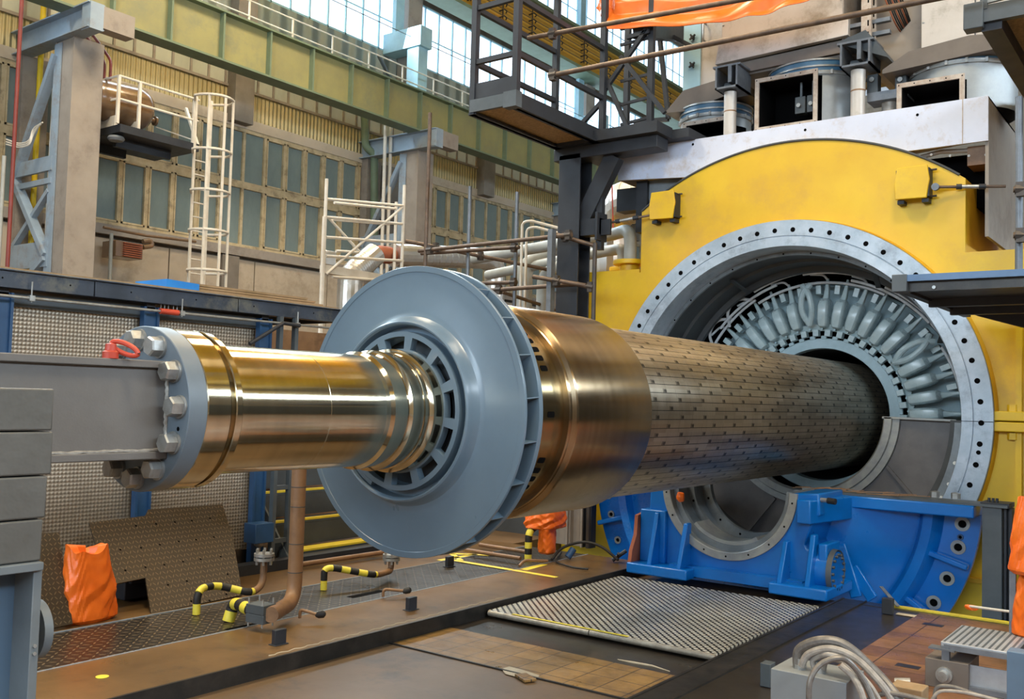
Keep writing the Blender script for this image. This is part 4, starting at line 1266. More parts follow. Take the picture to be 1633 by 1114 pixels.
for i in range(10):
    y = -10 + i * 6
    m = MB(); m.ibeam((-18, y, 16.6), (12, y, 16.6), .4, .8); tag(m.build('roof_beam', M['girder']), 'steel roof beam spanning the hall', 'beam', 'roof beams')
m = MB()
for i in range(6): m.box((-18, -12 + i * 10, 17.2), (12, -4 + i * 10, 17.4))
struct('ceiling', m, M['corr_gold'])
m = MB(); m.box((9.0, -8, 0), (10.5, 30, 3.2)); tag(m.build('dark_reflection_bench', M['inner_dark']), 'long dark bench along the right hall wall, out of view, added to darken the shaft reflections', 'bench')  # dark mass added out of view for the shaft's dark reflection band
# overhead crane and yellow wall girder opposite, unseen, placed for gold reflections
cr = thing('overhead_crane', 'yellow overhead travelling crane bridge out of view above the work bay, placed for gold reflections', 'crane', (-3, 8, 11))
for y in (9.0, 13.6):
    m = MB(); m.box((-15.8, y, 11.9), (11.2, y + 1.6, 13.9)); m.build('bridge_girder', M['yellow'], cr)
m = MB(); m.box((-1.0, 9.6, 13.9), (5.0, 14.8, 15.0)); m.build('trolley', M['yellow'], cr)
gr = MB(); gr.box((11.2, -12, 10.2), (11.6, 45.9, 11.8)); tag(gr.build('crane_girder', M['yellow']), 'yellow crane runway girder on the right hall wall, unseen, placed for gold reflections', 'girder')

# ---------------------------------------------------------------- left mezzanine
def PP(x, y, o, n):
    d = _ray(x, y); o, n = Vector(o), Vector(n)
    return CAMP + d * ((o - CAMP).dot(n) / d.dot(n))


mz = thing('mezzanine', 'long raised walkway with dark blue scuffed edge channel on blue posts along the left', 'walkway', (-7, 3, 0))
m = MB()
m.box((-8.7, -1, 2.40), (-7.0, 6.55, 2.43)); m.build('deck_boards', M['wood'], mz)
for i, (ya, yb_) in enumerate(((-1, 1.4), (1.41, 3.99), (4.0, 5.33), (5.34, 6.55))):
    m = MB(); m.box((-7.0, ya, 2.28), (-6.96, yb_, 2.41)); m.box((-7.06, ya, 2.28), (-7.0, yb_, 2.29)); m.box((-7.03, ya, 2.40), (-6.94, yb_, 2.412)); m.build('edge_channel', M['edge_blue'], mz, bevel=.003)
for y in (3.3, 3.8, 4.3, 4.9, 5.5, 6.2):
    m = MB(); m.lathe([(-6.958, .007), (-6.957, .0005)], (y, 2.345), axis='x', n=10); m.build('edge_hole', M['dark'], mz)
m = MB(); m.box((-8.6, 6.50, 2.28), (-6.98, 6.55, 2.41)); m.build('end_channel', M['black_steel'], mz)
for y in (2.0, 3.34, 4.52, 5.68):
    m = MB(); m.box((-8.6, y - .04, 2.22), (-7.02, y + .04, 2.38)); m.build('cross_joist', M['black_steel'], mz)
for y in (3.34, 4.52, 5.68):
    m = MB(); m.box((-7.06, y - .07, 0), (-7.0, y - .05, 2.25)); m.box((-7.06, y + .05, 0), (-7.0, y + .07, 2.25)); m.box((-7.04, y - .05, 0), (-7.02, y + .05, 2.25)); m.build('post', M['post_blue'], mz)
for y in (2.77, 3.93, 5.10):
    m = MB(); 
    n = 12; vs = []
    m.box((-7.12, y - .54, .18), (-7.10, y + .54, 2.18)); o = m.build('dimpled_panel', M['mesh'], mz)
    m = MB(); m.box((-7.14, y - .58, 2.16), (-7.06, y + .58, 2.26)); m.build('panel_head', M['slate'], mz)
m = MB(); m.box((-8.7, -1, .0), (-8.65, 8.5, 2.3)); m.build('back_screen', M['brown_pipe'], mz)
m = MB(); m.box((-7.2, -1, 0), (-7.1, 5.8, .17)); m.build('kerb', M['floor_dark'], mz)
rd = thing('hanging_rail', 'long thin bright steel tube hung under the dark blue platform edge', 'rail', (-6.93, 4, 2.1))
z0 = PX(0, 472, -6.93).z; z1 = PX(520, 521, -6.93).z; zz_ = (z0 + z1) / 2
m = MB(); m.tube([(-6.93, 2.0, zz_), (-6.93, 6.6, zz_)], .011, 10); m.build('tube', M['bolt'], rd)
for px_ in (50, 291, 476):
    y = PX(px_, 480, -6.93).y
    m = MB(); m.tube([(-6.93, y, zz_ - .03), (-6.93, y, zz_ + .12)], .006, 6); m.box((-6.945, y - .02, zz_ - .02), (-6.915, y + .02, zz_ + .02)); m.build('clip', M['bolt'], rd)
ya, yb_ = PX(255, 500, -6.93).y, PX(284, 500, -6.93).y
m = MB(); m.tube([(-6.93, ya, zz_), (-6.93, yb_, zz_)], .024, 12); o = m.build('grip_sleeve', M['red'], rd); o['label'] = 'dark red sleeve'
m = MB()
for px_ in (256, 262, 268, 276, 282):
    y = PX(px_, 500, -7.0).y; m.tube([(-7.0, y, 2.2), (-7.0, y, 2.29)], .005, 6)
m.build('stud_row', M['bolt'], mz)
m = MB(); a, b = PX(398, 548, -6.9), PX(452, 515, -6.9); m.tube([a, b, PX(478, 519, -6.9)], .018, 10); m.mi = 0
tag(m.build('stay_bar', M['black_steel']), 'dark diagonal stay tube under the platform edge left of the fan wheel', 'bar')
# boards and blue sheet lying on the walkway
pk = thing('board_stack', 'pale flat boards with bright blue ends lying on the dark blue walkway edge', 'board', (-7.3, 5, 2.43))
ya = PX(268, 448, -7.05).y
for i in range(3):
    m = MB(); m.box((-7.5, ya + .02 * i, 2.432 + .022 * i), (-7.05, 6.4 - .1 * i, 2.45 + .022 * i)); m.build('board', M['wood'], pk)
m = MB(); m.box((-7.5, ya - .015, 2.432), (-7.045, ya + .30, 2.50)); m.v = [v if v.z < 2.47 or v.y < ya + .1 else Vector((v.x, v.y, 2.49)) for v in m.v]; m.build('blue_end', paint('blue_tape', '#2a86d8', '#1f78c8', .4), pk)
# ---------------------------------------------------------------- stairs
st = thing('stair', 'short steel stair with yellow step nosings behind the fan wheel', 'stairs', (-7.3, 6.5, 0))
for i in range(5):
    z = .10 + i * .255; x = -6.98 - i * .22
    m = MB(); m.box((x - .26, 5.98, z - .02), (x, 7.35 + .0 * i, z)); m.build('tread', M['slate'], st)
    m = MB(); m.box((x - .05 if i else x - .16, 5.98, z), (x + .004, 7.35, z + .018)); m.build('nosing', M['nosing'], st)
    m = MB(); m.box((x - .01, 6.0, z - .235), (x - .004, 7.33, z - .02)); m.build('riser', M['deck_under'] if False else M['inner_dark'], st)
for y in (5.96, 7.37):
    m = MB(); m.bar((-6.93, y, .02), (-8.2, y, 1.5), .02, .14); m.build('stringer', M['slate'], st)
for y in (5.80, 5.98):
    m = MB(); m.box((-6.98, y - .02, 0), (-6.93, y + .02, 2.28)); m.build('newel', M['slate'], st)
for z in (.24, .72, 1.08, 1.38, 1.75):
    m = MB(); m.box((-6.97, 5.80, z - .02), (-6.94, 5.98, z + .02)); m.build('ladder_rung', M['slate'], st)
# blue box with funnel on the post
bx = thing('control_box', 'small blue steel box with a funnel below, fixed to the blue post by the stair', 'box', tuple(PX(415, 850, -6.85)))
a, b = PX(401, 835, -6.88), PX(432, 862, -6.88)
m = MB(); m.box((-6.98, a.y, b.z), (-6.82, b.y - .02, a.z)); m.build('box_body', M['post_blue'], bx, bevel=.004)
m = MB(); c = ((-6.90, (a.y + b.y) / 2)); m.lathe([(b.z, .05), (b.z - .03, .045), (b.z - .05, .012), (b.z - .18, .01)], c, axis='z', n=20); m.build('funnel', M['bolt'], bx)


# ---------------------------------------------------------------- leaning tread plates
def lean_sheet(name, pxs, x0, x1, z1, th, mat, label, cat, hole=()):
    o = Vector((x0, 0, 0)); d = Vector((x1 - x0, 0, z1)); n = Vector((0, 1, 0)).cross(d).normalized()
    if n.x < 0: n = -n
    P3 = [PP(x, y, o, n) for x, y in pxs]
    m = MB(); k = len(P3)
    m.add([p for p in P3] + [p - n * th for p in P3], [tuple(range(k)), tuple(range(k, 2 * k))[::-1]] + [(i, (i + 1) % k, k + (i + 1) % k, k + i) for i in range(k)])
    return m, P3, n


m, P3, n_ = lean_sheet('x', [(142, 833), (232, 822), (236, 812), (355, 804), (372, 860), (387, 948), (241, 978), (232, 921), (176, 932), (160, 893)], -6.13, -6.98, .78, .012, None, '', '')
lp = thing('leaning_tread_plate', 'large rusty brown tread plate with a notched corner leaning against the dimpled screen', 'plate', tuple(P3[6]))
m.build('plate', M['chq_lean'], lp)
for x, y in ((217, 838), (249, 835), (279, 832), (306, 830), (335, 826), (192, 876), (225, 873), (255, 868), (285, 863), (313, 860), (341, 856), (200, 909), (232, 904), (262, 900), (292, 895), (320, 891), (352, 887), (268, 932), (298, 926), (363, 915), (305, 958), (334, 957), (361, 947)):
    c = PP(x, y, P3[6] + n_ * .0012, n_); t1 = Vector((0, 1, 0)); t2 = n_.cross(t1)
    h = MB(); h.add([c + t1 * .009 * math.cos(a) + t2 * .009 * math.sin(a) for a in [2 * PI * i / 10 for i in range(10)]], [tuple(range(10))])
    h.build('drilled_hole', M['dark'], lp)
m, P3, n_ = lean_sheet('x', [(60, 850), (94, 848), (116, 994), (60, 1006)], -6.12, -6.55, .9, .03, None, '', '')
g_ = m.build('leaning_grate', M['chq_lean']); tag(g_, 'narrow dark tread grate leaning behind the grey counterweight stack', 'grate')
m = MB(); a = PX(205, 945, -6.75); m.box((-6.95, a.y - .16, .02), (-6.55, a.y + .16, .24)); m.box((-6.56, a.y - .13, .14), (-6.52, a.y + .13, .26)); tag(m.build('steel_block', M['black_steel'], bevel=.01), 'dark steel block behind the notch of the leaning tread plate', 'block')


def crumple(name, center, size, label, cat='bag', seed=1, sub=5, amt=.22, mat=None, squash=None, group=None, boxy=.55):
    """gathered plastic sheet: a creased, folded closed surface made of many small facets"""
    rnd = random.Random(seed)
    bm = bmesh.new(); bmesh.ops.create_icosphere(bm, subdivisions=sub, radius=1)
    rv = lambda: Vector((rnd.uniform(-1, 1), rnd.uniform(-1, 1), rnd.uniform(-.55, .55))).normalized()
    big = [(rv(), rnd.uniform(1.5, 3.0), rnd.uniform(0, 6)) for _ in range(4)]
    mid = [(rv(), rnd.uniform(4, 8), rnd.uniform(0, 6), rv()) for _ in range(8)]
    planes = [(rv() if k % 2 else Vector((rnd.uniform(-1, 1), rnd.uniform(-1, 1), rnd.uniform(-1, 1))).normalized(), rnd.uniform(.72, .95)) for k in range(26)]
    e = boxy
    for v in bm.verts:
        p = v.co.copy()
        q = Vector([math.copysign(abs(c_) ** e, c_) for c_ in p]); q = q / max(.001, max(abs(c_) for c_ in q)) * .5 + q.normalized() * .5
        s_ = sum(math.sin(p.dot(d) * f_ + ph) for d, f_, ph in big) / 4
        t = sum(abs(((p.dot(d) * f_ + ph + .6 * math.sin(3 * p.dot(d2))) % 2) - 1) - .5 for d, f_, ph, d2 in mid) / 8
        q = q * (1 + amt * (.5 * s_ + 1.1 * t))
        for d, h in planes:
            k = q.dot(d) - h
            if k > 0: q = q - d * k * .75
        if squash: q = squash(q)
        v.co = Vector((q.x * size[0], q.y * size[1], q.z * size[2])) + Vector(center)
    m = MB(); m.v = [v.co.copy() for v in bm.verts]; m.f = [[v.index for v in f.verts] for f in bm.faces]; m.m = [0] * len(m.f)
    bm.free()
    o = m.build(name, mat or M['orange'], sharp=9)
    return tag(o, label, cat, group)


c = PZ(145, 996, 0)

def bag(name, c, w, d, h, label, seed=1, top=.85, cat='bag', lean=(0, 0), open_top=True, mat=None):
    rnd = random.Random(seed); n, k = 90, 36
    ph = [rnd.uniform(0, 6.28) for _ in range(8)]
    m = MB(); vs = []
    for j in range(k + 1):
        v = j / k
        prof = (1.02 - .10 * math.cos(v * 5 + ph[0]) * v) * (1 + (top - 1) * v) * (1 - .25 * max(0, .06 - v) / .06)
        for i in range(n):
            t = 2 * PI * i / n
            f_ = .10 * math.sin(2 * t + ph[1] + v * 1.5) + .055 * (abs(((3.1 * t + ph[2] + 2.2 * v) / PI) % 2 - 1) - .5) * 2 + .05 * (abs(((5.0 * t / PI + ph[3] - 3.0 * v + .6 * math.sin(7 * v + ph[5])) % 2) - 1) - .5) * 2 + .045 * (abs((9 * v + 2.0 * math.sin(2 * t + ph[4]) + 1.2 * math.sin(5 * t + ph[6])) % 2 - 1) - .5)
            e = .75; cs, sn = math.cos(t), math.sin(t)
            x = math.copysign(abs(cs) ** e, cs) * w / 2 * prof * (1 + f_); y = math.copysign(abs(sn) ** e, sn) * d / 2 * prof * (1 + f_)
            z = h * v + (.05 * h * math.sin(2 * t + ph[7]) + .03 * h * math.sin(5 * t + ph[4])) * v ** 3
            vs.append((c[0] + x + lean[0] * v, c[1] + y + lean[1] * v, c[2] + z))
    for q in (.55, .1):
        for i in range(n):
            a = vs[k * n + i]; vs.append((c[0] + lean[0] + (a[0] - c[0] - lean[0]) * q, c[1] + lean[1] + (a[1] - c[1] - lean[1]) * q, a[2] - .04 * h * (1 - q)))
    fs = []
    for j in range(k + 2):
        for i in range(n): fs.append((j * n + i, j * n + (i + 1) % n, (j + 1) * n + (i + 1) % n, (j + 1) * n + i))
    fs.append(tuple(range(n))[::-1]); fs.append(tuple(range((k + 2) * n, (k + 3) * n)))
    m.add(vs, fs)
    return tag(m.build(name, mat or M['orange'], sharp=11), label, cat)


def sq1(q): return Vector((q.x * (1 + .25 * max(0, -q.z)), q.y * (1 + .28 * -q.z * .5), max(q.z, -.98)))
bag('wrapped_bundle', (c.x - .12, c.y + .06, 0), .24, .34, .49, 'tall crumpled orange plastic bag on the floor at the far left', seed=3, top=.80, lean=(-.02, -.03))
# ---------------------------------------------------------------- counterweights and stand (front left)
X_ = -3.17
ye = PX(88, 640, X_).y
zz = [PX(84, y, X_).z for y in (619, 687, 757, 825, 892)]
whichb = ['topmost grey steel counterweight slab beside the grey beam', 'second grey counterweight slab from the top of the stack', 'third grey counterweight slab from the top of the stack', 'lowest grey counterweight slab resting on the stand head']
for i in range(4):
    m = MB(); m.box((X_ - .20, 1.0, zz[i + 1] + .002), (X_, ye - (.004, .0, .012, .02)[i], zz[i] - .002))
    tag(m.build('counterweight', M['block'], bevel=.006), whichb[i], 'counterweight', 'counterweight slabs')
sd = thing('support_stand', 'blue grey welded steel stand under the counterweight slabs', 'stand', (X_ - .1, 1.8, 0))
zl = PX(78, 906, X_).z
m = MB(); m.box((X_ - .24, 1.0, zl), (X_ + .02, ye - .02, zz[4])); m.build('head_plate', M['stand_edge'], sd, bevel=.003)
yp = PX(68, 910, X_).y
m = MB(); m.box((X_ - .22, yp - .03, 0), (X_, yp, zl)); m.build('flange', M['stand_edge'], sd, bevel=.003)
m = MB(); m.box((X_ - .13, .9, 0), (X_ - .12, yp - .03, zl)); m.build('web', M['stand'], sd)
m = MB(); m.lathe([(yp + .06, .001), (yp + .06, .10), (yp + .03, .10), (yp + .03, .001)], (X_ - .02 - .10, PX(65, 1015, X_).z), n=32); m.build('round_plate', M['stand_edge'], sd, sharp=30)
for z in (PX(62, 1028, X_).z, PX(62, 1040, X_).z):
    m = MB(); m.lathe([(X_, .006), (X_ + .006, .006), (X_ + .006, .001)], (yp - .015, z), axis='x', n=8); m.build('rivet', M['bolt'], sd)


# ---------------------------------------------------------------- striped pipes, valves
def seg_pipe(name, pts, r, seg, label, n_striped, tail, cat='pipe', rad=.10):
    """pipe with black and yellow tape over its first part"""
    root = thing(name, label, cat, tuple(pts[0]))
    path = smooth_path(pts, rad, 8)
    # resample
    L = [0]
    for a, b in zip(path, path[1:]): L.append(L[-1] + (b - a).length)
    def at(t):
        for i in range(len(path) - 1):
            if L[i + 1] >= t: return path[i].lerp(path[i + 1], (t - L[i]) / max(1e-6, L[i + 1] - L[i]))
        return path[-1].copy()
    t = 0; k = 0
    while t < min(n_striped, L[-1]) - 1e-4:
        t2 = min(t + seg, n_striped, L[-1]); m = MB()
        m.tube([at(t + (t2 - t) * i / 4) for i in range(5)], r * 1.04, 14)
        m.build('tape_band', M['nosing_y'] if k % 2 == 0 else M['black_rubber'], root)
        t = t2; k += 1
    if t < L[-1] - .01:
        m = MB(); m.tube([at(t + (L[-1] - t) * i / 14) for i in range(15)], r, 14); m.build('pipe', M['brown_pipe'], root)
    return root


M['nosing_y'] = paint('tape_yellow', '#ddd04a', '#cfc03c', .45, scale=5)


def flange_pair(root, c, r, h=.05):
    for dz in (0, h * .62):
        m = MB(); m.lathe([(c[2] + dz, .001), (c[2] + dz, r), (c[2] + dz + h * .45, r), (c[2] + dz + h * .45, .001)], (c[0], c[1]), axis='z', n=28); m.build('flange', M['bolt'], root, sharp=30)
    for k in range(6):
        a = k * PI / 3 + .3
        m = MB(); m.lathe([(c[2] - .03, .010), (c[2] + h + .035, .010), (c[2] + h + .035, .001)], (c[0] + r * .78 * math.cos(a), c[1] + r * .78 * math.sin(a)), axis='z', n=6); m.build('flange_bolt', M['bolt'], root)


b0 = PZ(313, 979, 0); f0 = PZ(421, 893, .32)
r1 = seg_pipe('striped_pipe', [b0, b0 + Vector((0, 0, .175)), PZ(345, 932, .17), PZ(402, 946, .10), Vector((f0.x, f0.y, .14)), f0], .026, .075, 'hazard striped pipe rising to a flange left of the tall brown pipe', .62, .2)
flange_pair(r1, f0, .075)
b0 = PZ(516, 940, 0); f0 = PZ(624, 893, .16)
r2 = seg_pipe('striped_pipe', [b0, b0 + Vector((0, 0, .17)), PZ(532, 905, .17), PZ(600, 917, .09), Vector((f0.x, f0.y, .07)), f0], .026, .075, 'hazard striped pipe ending in a flange below the fan wheel', .62, .2)
flange_pair(r2, f0, .075)
b0 = PZ(364, 990, 0); tp = PZ(468, 985, 0)
v0_ = PZ(400, 972, .12)
r3 = seg_pipe('striped_pipe', [b0 + Vector((0, 0, 0)), b0 + Vector((.01, .03, .11)), PZ(378, 962, .13), PZ(402, 973, .12)], .04, .07, 'short thick hazard striped pipe leading into the grey clamp block', .5, .2)
tpc = Vector((tp.x, tp.y, 0))
r4 = thing('tall_pipe', 'tall brown lagged pipe rising behind the steel shaft', 'pipe', tuple(tpc))
c0_ = PZ(432, 980, .12)
pth = [c0_, Vector((tpc.x, tpc.y, .12)), Vector((tpc.x, tpc.y, 1.75))]
m = MB(); m.tube(smooth_path(pth, .16, 10), .052, 24); m.build('pipe', M['brown_pipe'], r4)
for z in (.32, .52, .78, .92, 1.05, 1.15, 1.27):
    m = MB(); m.lathe([(z, .0525), (z + .002, .0535), (z + .004, .0535), (z + .006, .0525)], (tpc.x, tpc.y), axis='z', n=24); m.build('lagging_band', M['inner_dark'], r4)
cb_ = thing('clamp_block', 'dark grey split clamp block with studs on the low pipe', 'clamp', tuple(PZ(415, 975, .06)))
a, b = PZ(402, 973, .12), PZ(430, 978, .12)
mc = (a + b) / 2
for dz in (0, .062):
    m = MB(); m.bar(a + Vector((0, 0, dz - .035)), b + Vector((0, 0, dz - .035)), .12, .06); m.build('clamp_half', M['slate'], cb_, bevel=.003)
for sx in (-.3, .3):
    for sy in (-.045, .045):
        p = mc + (b - a) * sx * 1.3; d = (b - a).normalized().cross(Vector((0, 0, 1)))
        q = p + d * sy * 1.1
        m = MB(); m.tube([(q.x, q.y, .03), (q.x, q.y, .215)], .006, 8); m.build('stud', M['bolt'], cb_)


def lever(p, q, label):
    r = thing('valve_lever', label, 'lever', tuple(p))
    m = MB(); m.tube(smooth_path([p - Vector((0, 0, .0)), p + Vector((0, 0, .06)), q], .05), .011, 10); m.build('lever_arm', M['brown_pipe'], r)
    d = (q - p).normalized()
    m = MB(); m.tube([q - d * .02, q, q + d * .035, q + d * .05], [.012, .024, .026, .012], 12); m.build('knob', M['black_rubber'], r)


lever(PZ(478, 985, .03), PZ(508, 980, .06), 'short brown lever with black knob right of the tall pipe')
lever(PZ(611, 951, .01), PZ(646, 942, .05), 'brown hooked lever with black knob on the tread strip below the fan wheel')
for x, y, l in ((445, 1027, 'small black square stop block in front of the clamp block'), (656, 972, 'small black square stop block below the fan wheel'), (717, 903, 'small black stop block beside the black hose')):
    c = PZ(x, y, 0); m = MB(); m.box((c.x - .02, c.y - .045, 0), (c.x + .015, c.y + .045, .095)); m.box((c.x - .04, c.y - .055, 0), (c.x + .03, c.y + .055, .005)); tag(m.build('stop_block', M['black_steel'], bevel=.003), l, 'block', 'stop blocks')
for (x, y) in ((1416, 978),):
    c = PZ(x, y, 0); m = MB(); m.box((c.x - .04, c.y - .03, 0), (c.x + .04, c.y + .03, .12)); tag(m.build('stop_block', M['black_steel'], bevel=.003), 'black stop block on the floor edge in front of the blue casting', 'block', 'stop blocks')
c = PZ(1223, 1093, 0); m = MB(); m.box((c.x - .03, c.y - .03, 0), (c.x + .03, c.y + .05, .13)); tag(m.build('stop_block', M['slate'], bevel=.003), 'grey stop block left of the large terminal box', 'block', 'stop blocks')
# slots in the tread strip
for x, y, l, w_ in ((375, 1002, .28, .05), (565, 950, .32, .035)):
    c = PZ(x, y, 0); m = MB(); m.box((c.x - w_, c.y - .05, -.003), (c.x + w_, c.y + l, -.0015)); tag(m.build('floor_slot', M['dark']), 'dark slot opening in the tread strip at the foot of a striped pipe' if l < .3 else 'dark slot in the tread strip under the fan wheel', 'slot')
# sticker and yellow floor marks
c = PZ(163, 1079, 0); m = MB(); m.lathe([(.001, .035), (.0035, .035), (.0035, .0005)], (c.x, c.y), axis='z', n=32); tag(m.build('floor_sticker', M['nosing_y']), 'round yellow sticker on the brown floor plate', 'sticker')
ym = MB()
def fstrip(p, q, w_, z=.0025):
    a, b = PZ(*p, z), PZ(*q, z); d = (b - a).normalized(); s_ = Vector((-d.y, d.x, 0)) * w_ / 2
    ym.add([a + s_, b + s_, b - s_, a - s_], [(0, 1, 2, 3)])
fstrip((720, 892), (888, 920), .07); fstrip((835, 908), (868, 899), .08); fstrip((700, 893), (760, 883), .07); fstrip((720, 882), (790, 885), .08); fstrip((735, 893), (720, 882), .06)
tag(ym.build('floor_marking', M['nosing']), 'worn yellow painted arrow marks on the tread strip beside the fan wheel', 'marking')
# chalk scribble along the rail plate
ck = MB(); n = 70
ck.tube([(-4.66 + .012 * math.sin(i * 1.9), 3.9 + i * .035, .002) for i in range(n)], .004, 4)
tag(ck.build('chalk_scribble', M['chalk']), 'pale chalk scribble along the edge of the brown floor plate', 'marking')
M['rolled'] = paint('rolled_plate_edge', '#8d867a', '#a8a193', .45, metal=.5, scale=14, bump=.5, bscale=30)
# ---------------------------------------------------------------- bright tread platform
tp_ = thing('tread_platform', 'bright aluminium tread plate platform lying in front of the blue casting', 'platform', (-3.6, 6.9, -.1))
for x0, x1 in ((-4.57, -3.66), (-3.655, -2.69)):
    m = MB(); m.box((x0, 5.955, -.055), (x1, 7.95, -.035)); m.build('tread_sheet', M['chq_bright'], tp_)
    m = MB(); m.tube([(x0 + .002, 5.955, -.058), (x1 - .002, 5.955, -.058)], .0225, 14); m.box((x0, 5.955, -.08), (x1, 5.975, -.05)); m.build('rolled_edge', M['rolled'], tp_)
m = MB(); m.box((-4.35, 5.945, -.034), (-3.35, 5.975, -.032)); o = m.build('yellow_edge_stripe', M['nosing'], tp_)
for x in (-4.4, -3.7, -2.85):
    m = MB(); m.box((x, 6.05, -.10), (x + .06, 7.9, -.056)); m.build('bearer', M['black_steel'], tp_)
# broken tile and mortar
c = PZ(838, 1081, -.09)
m = MB(); m.box((c.x - .07, c.y - .04, -.094), (c.x + .07, c.y + .04, -.078)); m.xf(Matrix.Translation(c) @ Matrix.Rotation(-.5, 4, 'Z') @ Matrix.Translation(-c)); tag(m.build('loose_tile', M['tile_a'], bevel=.003), 'loose ochre tile lying on the edge of the tile field', 'tile')
m = MB(); rnd = random.Random(4); pts = [(800, 1066), (812, 1062), (835, 1068), (860, 1076), (858, 1081), (828, 1080), (806, 1074)]
m.add([PZ(x, y, -.093) for x, y in pts], [tuple(range(7))]); tag(m.build('mortar_patch', M['chalk']), 'whitish mortar patch beside the loose tile', 'patch')
m = MB(); m.tube([PZ(x, y, -.094) for x, y in ((985, 1051), (1010, 1056), (1040, 1061), (1068, 1070))], [.003, .008, .006, .003], 6); tag(m.build('debris', M['chalk']), 'pale torn strip lying behind the tile field', 'debris')
# ---------------------------------------------------------------- far-left-of-shield clutter
c = PZ(860, 892, 0)
bag('wrapped_bundle', (c.x, c.y + .1, .30), .30, .42, .26, 'large orange wrapped bundle under the retaining ring behind the fan', seed=8, top=.9)
bag('wrapped_bundle', (c.x + .05, c.y + .06, .06), .14, .20, .30, 'small orange wrapped piece hanging below the larger orange bundle', seed=9, top=1.15)
a = PZ(842, 893, 0)
r5 = seg_pipe('striped_pipe', [a, a + Vector((0, 0, .28)), a + Vector((.02, .12, .34))], .035, .06, 'upright hazard striped pipe below the orange bundle', .4, .1)
for px_, w_ in ((897, .10), (922, .07), (938, .05)):
    c = PY(px_, 880, 9.0); m = MB(); m.ibeam((c.x, 9.0, 0), (c.x, 9.0, 1.1), w_ * 2, w_ * 2.4, up=(1, 0, 0)); tag(m.build('stanchion', M['hall_steel_tan'] if px_ < 930 else M['black_steel']), {897: 'tan steel stanchion right of the orange bundle', 922: 'narrow tan stanchion left of the blue casting', 938: 'dark stanchion closest to the blue casting'}[px_], 'post')
m = MB(); m.box((-9.5, 9.3, 0), (-6.4, 9.4, 1.3)); tag(m.build('low_wall', M['inner_dark']), 'dark low wall behind the stanchions', 'wall')
pts = [PZ(880, 892, .03), PZ(895, 872, .12), PZ(930, 862, .2), PZ(960, 870, .16), PZ(985, 892, .04)]
pipe('black_hose', pts, .014, M['black_rubber'], 'black hose arching over the floor left of the blue casting', 'hose', rad=.2)
pipe('black_hose', [PZ(895, 880, .02), PZ(885, 896, .02), PZ(915, 905, .02), PZ(938, 907, .02)], .010, M['black_rubber'], 'thin black cable lying on the floor with a brass end', 'cable', rad=.15)
pipe('brass_pipe', [PZ(828, 902, .02), PZ(836, 893, .06), PZ(873, 894, .03)], .014, M['brown_pipe'], 'short bent brass pipe on the floor below the orange bundle', 'pipe')
c = PZ(905, 893, 0); m = MB(); m.tube([c + Vector((0, 0, .03)), c + Vector((.03, .06, .11))], .035, 14); tag(m.build('hose_coupling', M['post_blue']), 'blue hose coupling on the floor', 'coupling')
c = PZ(985, 897, 0); m = MB(); m.tube([c + Vector((-.05, -.02, .02)), c + Vector((.06, .06, .12))], .02, 8); m.tube([c + Vector((-.03, .05, .02)), c + Vector((.03, -.04, .10))], .014, 8); tag(m.build('valve_fitting', M['black_steel']), 'black valve fitting at the foot of the blue casting', 'valve')
for i, (p, q) in enumerate((((765, 868), (842, 880)), ((740, 876), (830, 890)))):
    pipe('floor_pipe', [PZ(*p, .05), PZ(*q, .05)], .02, M['brown_pipe'], 'brown pipe lying on the floor behind the fan wheel' if i == 0 else 'second brown floor pipe nearer the tread strip')
pipe('floor_pipe', [(-6.7, 5.9, .05), (-6.6, 8.0, .05)], .022, M['brown_pipe'], 'long brown pipe along the foot of the stair')
m = MB(); m.box((-6.93, 5.0, 0), (-6.80, 8.4, .09)); tag(m.build('base_channel', M['black_steel']), 'black steel channel along the foot of the stair', 'channel')
cc = PY(1024, 803, 8.0); crumple('orange_plug', (cc.x, 8.28, cc.z), (.035, .03, .05), 'small orange cloth plug on the textured blue casting', 'plug', seed=12, sub=3)
cc = PY(1080, 792, 8.1); crumple('orange_plug', (cc.x + .02, 8.12, cc.z), (.045, .03, .055), 'orange cloth plug at the left edge of the grey bore', 'plug', seed=13, sub=3)
# ---------------------------------------------------------------- right side: grey post, cross bar
gp = thing('bench_post', 'grey square steel post standing right of the blue casting', 'post', (-1.56, 8.9, 0))
m = MB(); m.box((-1.645, 8.86, -1.5), (-1.50, 8.875, .80)); m.box((-1.645, 8.875, -1.5), (-1.50, 9.06, .80)); m.build('post_body', M['slate'], gp)
m = MB(); m.box((-1.66, 8.85, .80), (-1.44, 9.10, .84)); m.build('post_head', M['black_steel'], gp, bevel=.004)
m = MB(); m.ibeam((-1.46, 8.97, -1.5), (-1.46, 8.97, .80), .12, .06, up=(1, 0, 0)); m.build('rear_channel', M['black_steel'], gp)
m = MB(); m.box((-3.0, 8.83, .803), (-1.45, 9.08, .825)); cbx = tag(m.build('cross_bar', M['slate']), 'flat grey bar lying across the top of the blue casting and the post', 'bar')
for x in (-1.60, -1.57, -1.54):
    m = MB(); m.lathe([(.84, .012), (.875, .012), (.875, .001)], (x, 8.9), axis='z', n=6); m.build('stud', M['black_steel'], gp)
for x in (-2.07, -1.90):
    m = MB(); m.lathe([(.828, .040), (.875, .040), (.878, .034), (.885, .001)], (x, 9.1), axis='z', n=6); tag(m.build('joint_nut', M['bolt']), 'large hexagon nut under the pale flange ring, ' + ('left one' if x < -2 else 'right one'), 'nut', 'joint nuts')
m = MB(); rnd = random.Random(5)
for i in range(24):
    x, y = rnd.uniform(-3.3, -2.3), rnd.uniform(8.85, 9.1); m.bar((x, y, .83), (x + rnd.uniform(.08, .3), y + rnd.uniform(-.05, .05), .84), .01, .006)
